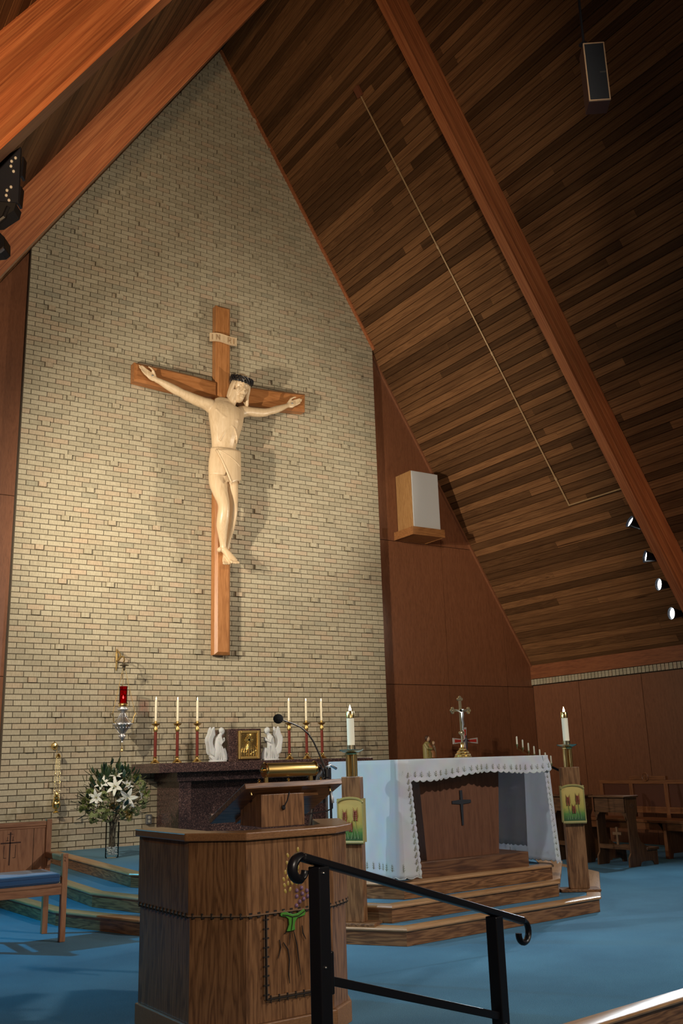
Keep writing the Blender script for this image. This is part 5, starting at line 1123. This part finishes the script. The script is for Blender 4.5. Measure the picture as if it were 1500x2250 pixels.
# ================================================================== BEHIND THE ALTAR: LEDGE WITH STATUE AND PAINTED CROSS, CANDELABRA
def credence():
    t = thing('credence_ledge', 'dark wooden ledge against the panelling carrying the statue and painted cross, mostly hidden', 'ledge', (6.4, -.15, 0))
    MB().box((5.85, -.42, 1.245), (7.1, .092, 1.275)).build('top', M_DARKOAK, t, bevel=.004)
    for x in (5.95, 6.95): MB().box((x, -.36, 0), (x+.06, .06, 1.244)).build('support', M_DARKOAKZ, t)
    s = thing('statuette', 'painted statuette of a bearded man in green holding a child, on the ledge', 'statue', (6.07, -.2, 1.276)); x, y, z = 6.05, -.2, 1.2765
    MGn = plain('olive_gold_robe', (.30, .26, .10), .5); MBr = plain('ochre_mantle', (.34, .15, .06), .5); MSk = plain('painted_skin', (.55, .36, .24), .5); MHr = plain('brown_hair', (.07, .03, .018), .6); MCr = plain('cream_tunic', (.62, .54, .38), .5)
    MB().tube([(x, y, z), (x-.005, y, z+.10), (x-.01, y, z+.19), (x-.005, y, z+.235)], [.085, .080, .075, .035], 16, .75).build('robe', MGn, s, smooth=True)
    MB().tube([(x-.02, y-.045, z+.20), (x+.02, y-.062, z+.14), (x+.06, y-.055, z+.07), (x+.05, y-.05, z+.005)], [.02, .030, .034, .04], 10, .6).build('mantle', MBr, s, smooth=True)
    MB().ball((x+.005, y-.01, z+.275), (.030, .032, .040), 14, 10).build('head', MSk, s, smooth=True); MB().ball((x-.006, y+.006, z+.288), (.036, .036, .040), 14, 8).build('hair', MHr, s, smooth=True); MB().ball((x+.014, y-.024, z+.247), (.018, .016, .024), 10, 6).build('beard', MHr, s, smooth=True)
    MB().tube([(x-.06, y-.02, z+.20), (x-.05, y-.06, z+.14), (x+.01, y-.085, z+.13)], [.025, .022, .016], 8).build('sleeve', MGn, s, smooth=True)
    for i in range(7): MB().lathe([(0, 0), (.008, 0), (.008, .003), (0, .003)], (x-.055+.006*(i % 2), y-.062, z+.03+.022*i), 8, (0, -1, 0)).build('gilt_flower', M_GOLDP, s)
    MB().tube([(x+.10, y-.01, z+.005), (x+.095, y-.02, z+.07), (x+.10, y-.01, z+.14), (x+.10, y-.01, z+.18)], [.035, .036, .034, .018], 12, .8).build('child_tunic', MCr, s, smooth=True)
    MB().ball((x+.098, y-.015, z+.215), (.024, .024, .028), 12, 8).build('child_head', MSk, s, smooth=True); MB().ball((x+.092, y-.006, z+.224), (.026, .026, .024), 10, 6).build('child_hair', plain('fair_hair', (.42, .27, .12), .6), s, smooth=True)
    MB().tube([(x+.085, y-.03, z+.16), (x+.06, y-.055, z+.14)], [.012, .009], 6).build('child_arm', MCr, s, smooth=True)
    k = thing('painted_cross', 'small white cross with red inlaid arms and a metal figure, behind the gold crucifix', 'cross', (6.78, -.2, 1.276)); MW = plain('cross_white', (.70, .66, .66), .5); MRd = plain('enamel_red', (.62, .045, .035), .35); cx, cz, Y = 6.77, 1.515, -.2
    m = MB(); m.extr([(cx-.025, 1.29), (cx+.025, 1.29), (cx+.018, cz-.02), (cx+.24, cz-.045), (cx+.24, cz+.045), (cx+.022, cz+.022), (cx+.032, cz+.20), (cx-.032, cz+.20), (cx-.022, cz+.022), (cx-.24, cz+.045), (cx-.24, cz-.045), (cx-.018, cz-.02)], Y-.008, Y+.008); m.build('board', MW, k)
    MB().box((cx-.07, Y-.04, 1.277), (cx+.07, Y+.04, 1.292)).build('foot', M_DARKOAK, k)
    for P_ in ([(cx+.04, cz-.012), (cx+.21, cz-.024), (cx+.21, cz+.024), (cx+.04, cz+.012)], [(cx-.04, cz+.012), (cx-.21, cz+.024), (cx-.21, cz-.024), (cx-.04, cz-.012)], [(cx-.010, cz+.04), (cx+.010, cz+.04), (cx+.016, cz+.17), (cx-.016, cz+.17)], [(cx-.010, 1.32), (cx+.010, 1.32), (cx+.009, cz-.03), (cx-.009, cz-.03)]): MB().extr(P_, Y-.011, Y-.0075).build('inlay', MRd, k)
    m = MB(); m.tube([(cx, Y-.02, cz+.05), (cx, Y-.024, cz-.02), (cx+.004, Y-.022, cz-.10), (cx, Y-.016, cz-.16)], [.014, .020, .014, .007], 8); m.ball((cx, Y-.024, cz+.068), (.015, .015, .019), 8, 6)
    for s_ in (-1, 1): m.tube([(cx, Y-.02, cz+.045), (cx+s_*.035, Y-.018, cz+.0), (cx+s_*.06, Y-.014, cz-.005)], [.008, .007, .005], 6)
    m.build('corpus', plain('pewter', (.12, .12, .15), .35, .8), k, smooth=True)
credence()
def candelabra():
    t = thing('candelabra', 'brass candelabra of seven small candles stepping down, behind the altar cloth', 'candelabra', (5.0, -3.5, .12)); A = Vector((4.762, -3.5, 1.375)); B = Vector((5.262, -3.5, 1.155))
    for dz in (0, -.022): MB().tube([A+Vector((0, 0, dz)), B+Vector((0, 0, dz))], .005, 6).build('bar', M_BRASS, t, smooth=True)
    MB().lathe([(.12, .121), (.11, .135), (.02, .16), (.012, .2), (.012, 1.24), (0, 1.24)], (5.0, -3.5, 0), 16).build('column', M_BRASS, t, smooth=True)
    for i in range(7):
        p = A.lerp(B, i/6); MB().lathe([(.006, -.03), (.005, .0), (.016, .02), (.017, .026), (.009, .028), (0, .028)], p, 10).build('cup', M_BRASS, t, smooth=True); MB().lathe([(.0085, .028), (.0085, .105), (.003, .112), (0, .112)], p, 10).build('candle', M_WAX, t, smooth=True)
candelabra()
# ================================================================== PRIE-DIEUX AND THE BENCH ALONG THE RIGHT WALL
def priedieu():
    t = thing('kneeler', '', 'kneeler', (6.4, -3.45, 0), 'prie-dieux in a row before the side bench'); X = 6.2; y0, y1 = -3.69, -3.20
    MB().box((X-.05, y0-.03, .765), (X+.20, y1+.03, .785)).build('book_board', M_DARKOAK, t, bevel=.005)
    MB().box((X, y0, .595), (X+.018, y1, .764)).build('front_panel', M_DARKOAK, t)
    # shaped end boards, foot, kneeling step
    prof = [(X-.0, .764), (X+.20, .764), (X+.195, .60), (X+.16, .54), (X+.165, .36), (X+.20, .27), (X+.28, .22), (X+.36, .19), (X+.47, .165), (X+.47, .0), (X+.41, .0), (X+.395, .035), (X+.36, .05), (X+.22, .05), (X+.18, .04), (X+.16, .0), (X-.02, .0), (X-.015, .10), (X+.02, .15), (X+.02, .50), (X-.0, .58)]
    for y in (y0-.001, y1-.021): 
        MB().extr(prof, y, y+.022, lambda a, b, q: (a, q, b)).build('end_board', M_DARKOAKZ, t, bevel=.002)
    MB().lathe([(0, 0), (.030, 0), (.030, .004), (.0, .005)], (X+.105, y0-.001, .675), 8, (0, -1, 0)).build('rosette', M_DARKOAKZ, t)
    for a in range(4): MB().ball((X+.105+.016*cos(a*pi/2), y0-.006, .675+.016*sin(a*pi/2)), (.012, .004, .012), 8, 5).build('petal', M_DARKOAKZ, t)
    MB().box((X+.28, y0-.015, .165), (X+.49, y1+.015, .195)).build('kneeling_board', M_DARKOAK, t, bevel=.006)
    MB().box((X+.02, y0+.022, .185), (X+.04, y1-.022, .235)).build('stretcher', M_DARKOAK, t)
    MLT = wood('pale_oak', (.14, .065, .028), (.24, .12, .055), (.32, .17, .08), 'Z', 1.5, .45, 0, cathedral=.3); m = MB(); cy = -3.50
    m.box((X+.022, cy-.014, .236), (X+.038, cy+.014, .43)); m.box((X+.020, cy-.065, .345), (X+.036, cy+.065, .375)); m.build('cross', MLT, t)
    for s, y in ((1, y0+.022), (-1, y1-.022)): MB().extr([(y, .594), (y+s*.06, .594), (y+s*.025, .56), (y, .50)], X+.004, X+.020, lambda a, b, q: (q, a, b)).build('corner_bracket', M_DARKOAK, t)
    return t
k0 = priedieu(); k0['label'] = 'carved oak prie-dieu with a pale cross, nearest the viewer of the row by the bench'
for dy, lb in ((.70, 'carved oak prie-dieu second in the row, partly behind the right candle stand'), (1.40, 'carved oak prie-dieu farthest back in the row, seen between altar cloth and candle stand')):
    k = copy_tree(k0); k.location = k0.location+Vector((0, dy, 0)); k['label'] = lb
def bench():
    t = thing('bench', 'long reddish wooden bench with panelled back against the right wall', 'bench', (7.4, -3.7, 0)); X = 7.6; ya, yb = -2.05, -5.35
    MB().box((X-.02, yb, .865), (X+.03, ya, .915)).build('top_rail', M_BENCH, t, bevel=.005); MB().box((X-.02, yb, .50), (X+.03, ya, .58)).build('lower_rail', M_BENCH, t, bevel=.005)
    ys_ = [ya-.03, -2.60, -3.17, -3.74, -4.31, -4.88, yb+.03]
    MU = wood('cherry_upright', (.11, .034, .012), (.23, .078, .026), (.30, .115, .04), 'Z', 1.3, .4, .05, cathedral=.35, coat=.1)
    for y in ys_: MB().box((X-.022, y-.03, .40), (X+.028, y+.03, .868)).build('stile', MU, t, bevel=.003)
    for a, b in zip(ys_, ys_[1:]): MB().box((X+.0, b+.032, .582), (X+.012, a-.032, .863)).build('back_panel', plain('dark_red_panel', (.12, .034, .014), .45), t)
    MB().box((X-.025, -3.18, .917), (X+.03, -2.59, .965)).build('crest', M_BENCH, t, bevel=.004)
    MB().tube([(X-.03, -2.865+.050*cos(a*pi/12), .955+.050*sin(a*pi/12)) for a in range(25)], .007, 6).build('emblem_ring', M_BENCH, t, smooth=True)
    MB().box((X-.034, -2.870, .912), (X-.026, -2.860, .998)).build('emblem_cross', M_BENCH, t); MB().box((X-.034, -2.905, .950), (X-.026, -2.825, .960)).build('emblem_cross', M_BENCH, t)
    MB().box((X-.46, yb, .415), (X-.022, ya, .450)).build('seat', M_BENCH, t, bevel=.008); MB().box((X-.43, yb+.05, .33), (X-.41, ya-.05, .412)).build('apron', M_BENCH, t)
    for y in (ya-.05, -3.42, -4.30, yb+.05):
        MB().extr([(X-.44, 0), (X-.36, 0), (X-.34, .06), (X-.10, .06), (X-.08, 0), (X+.02, 0), (X+.02, .413), (X-.44, .413)], y-.025, y+.025, lambda a, b, q: (a, q, b)).build('end_board', MU, t, bevel=.003)
        MB().extr([(y+.027, .41), (y+.10, .41), (y+.06, .37), (y+.027, .30)], X-.43, X-.405, lambda a, b, q: (q, a, b)).build('bracket', MU, t)
bench()
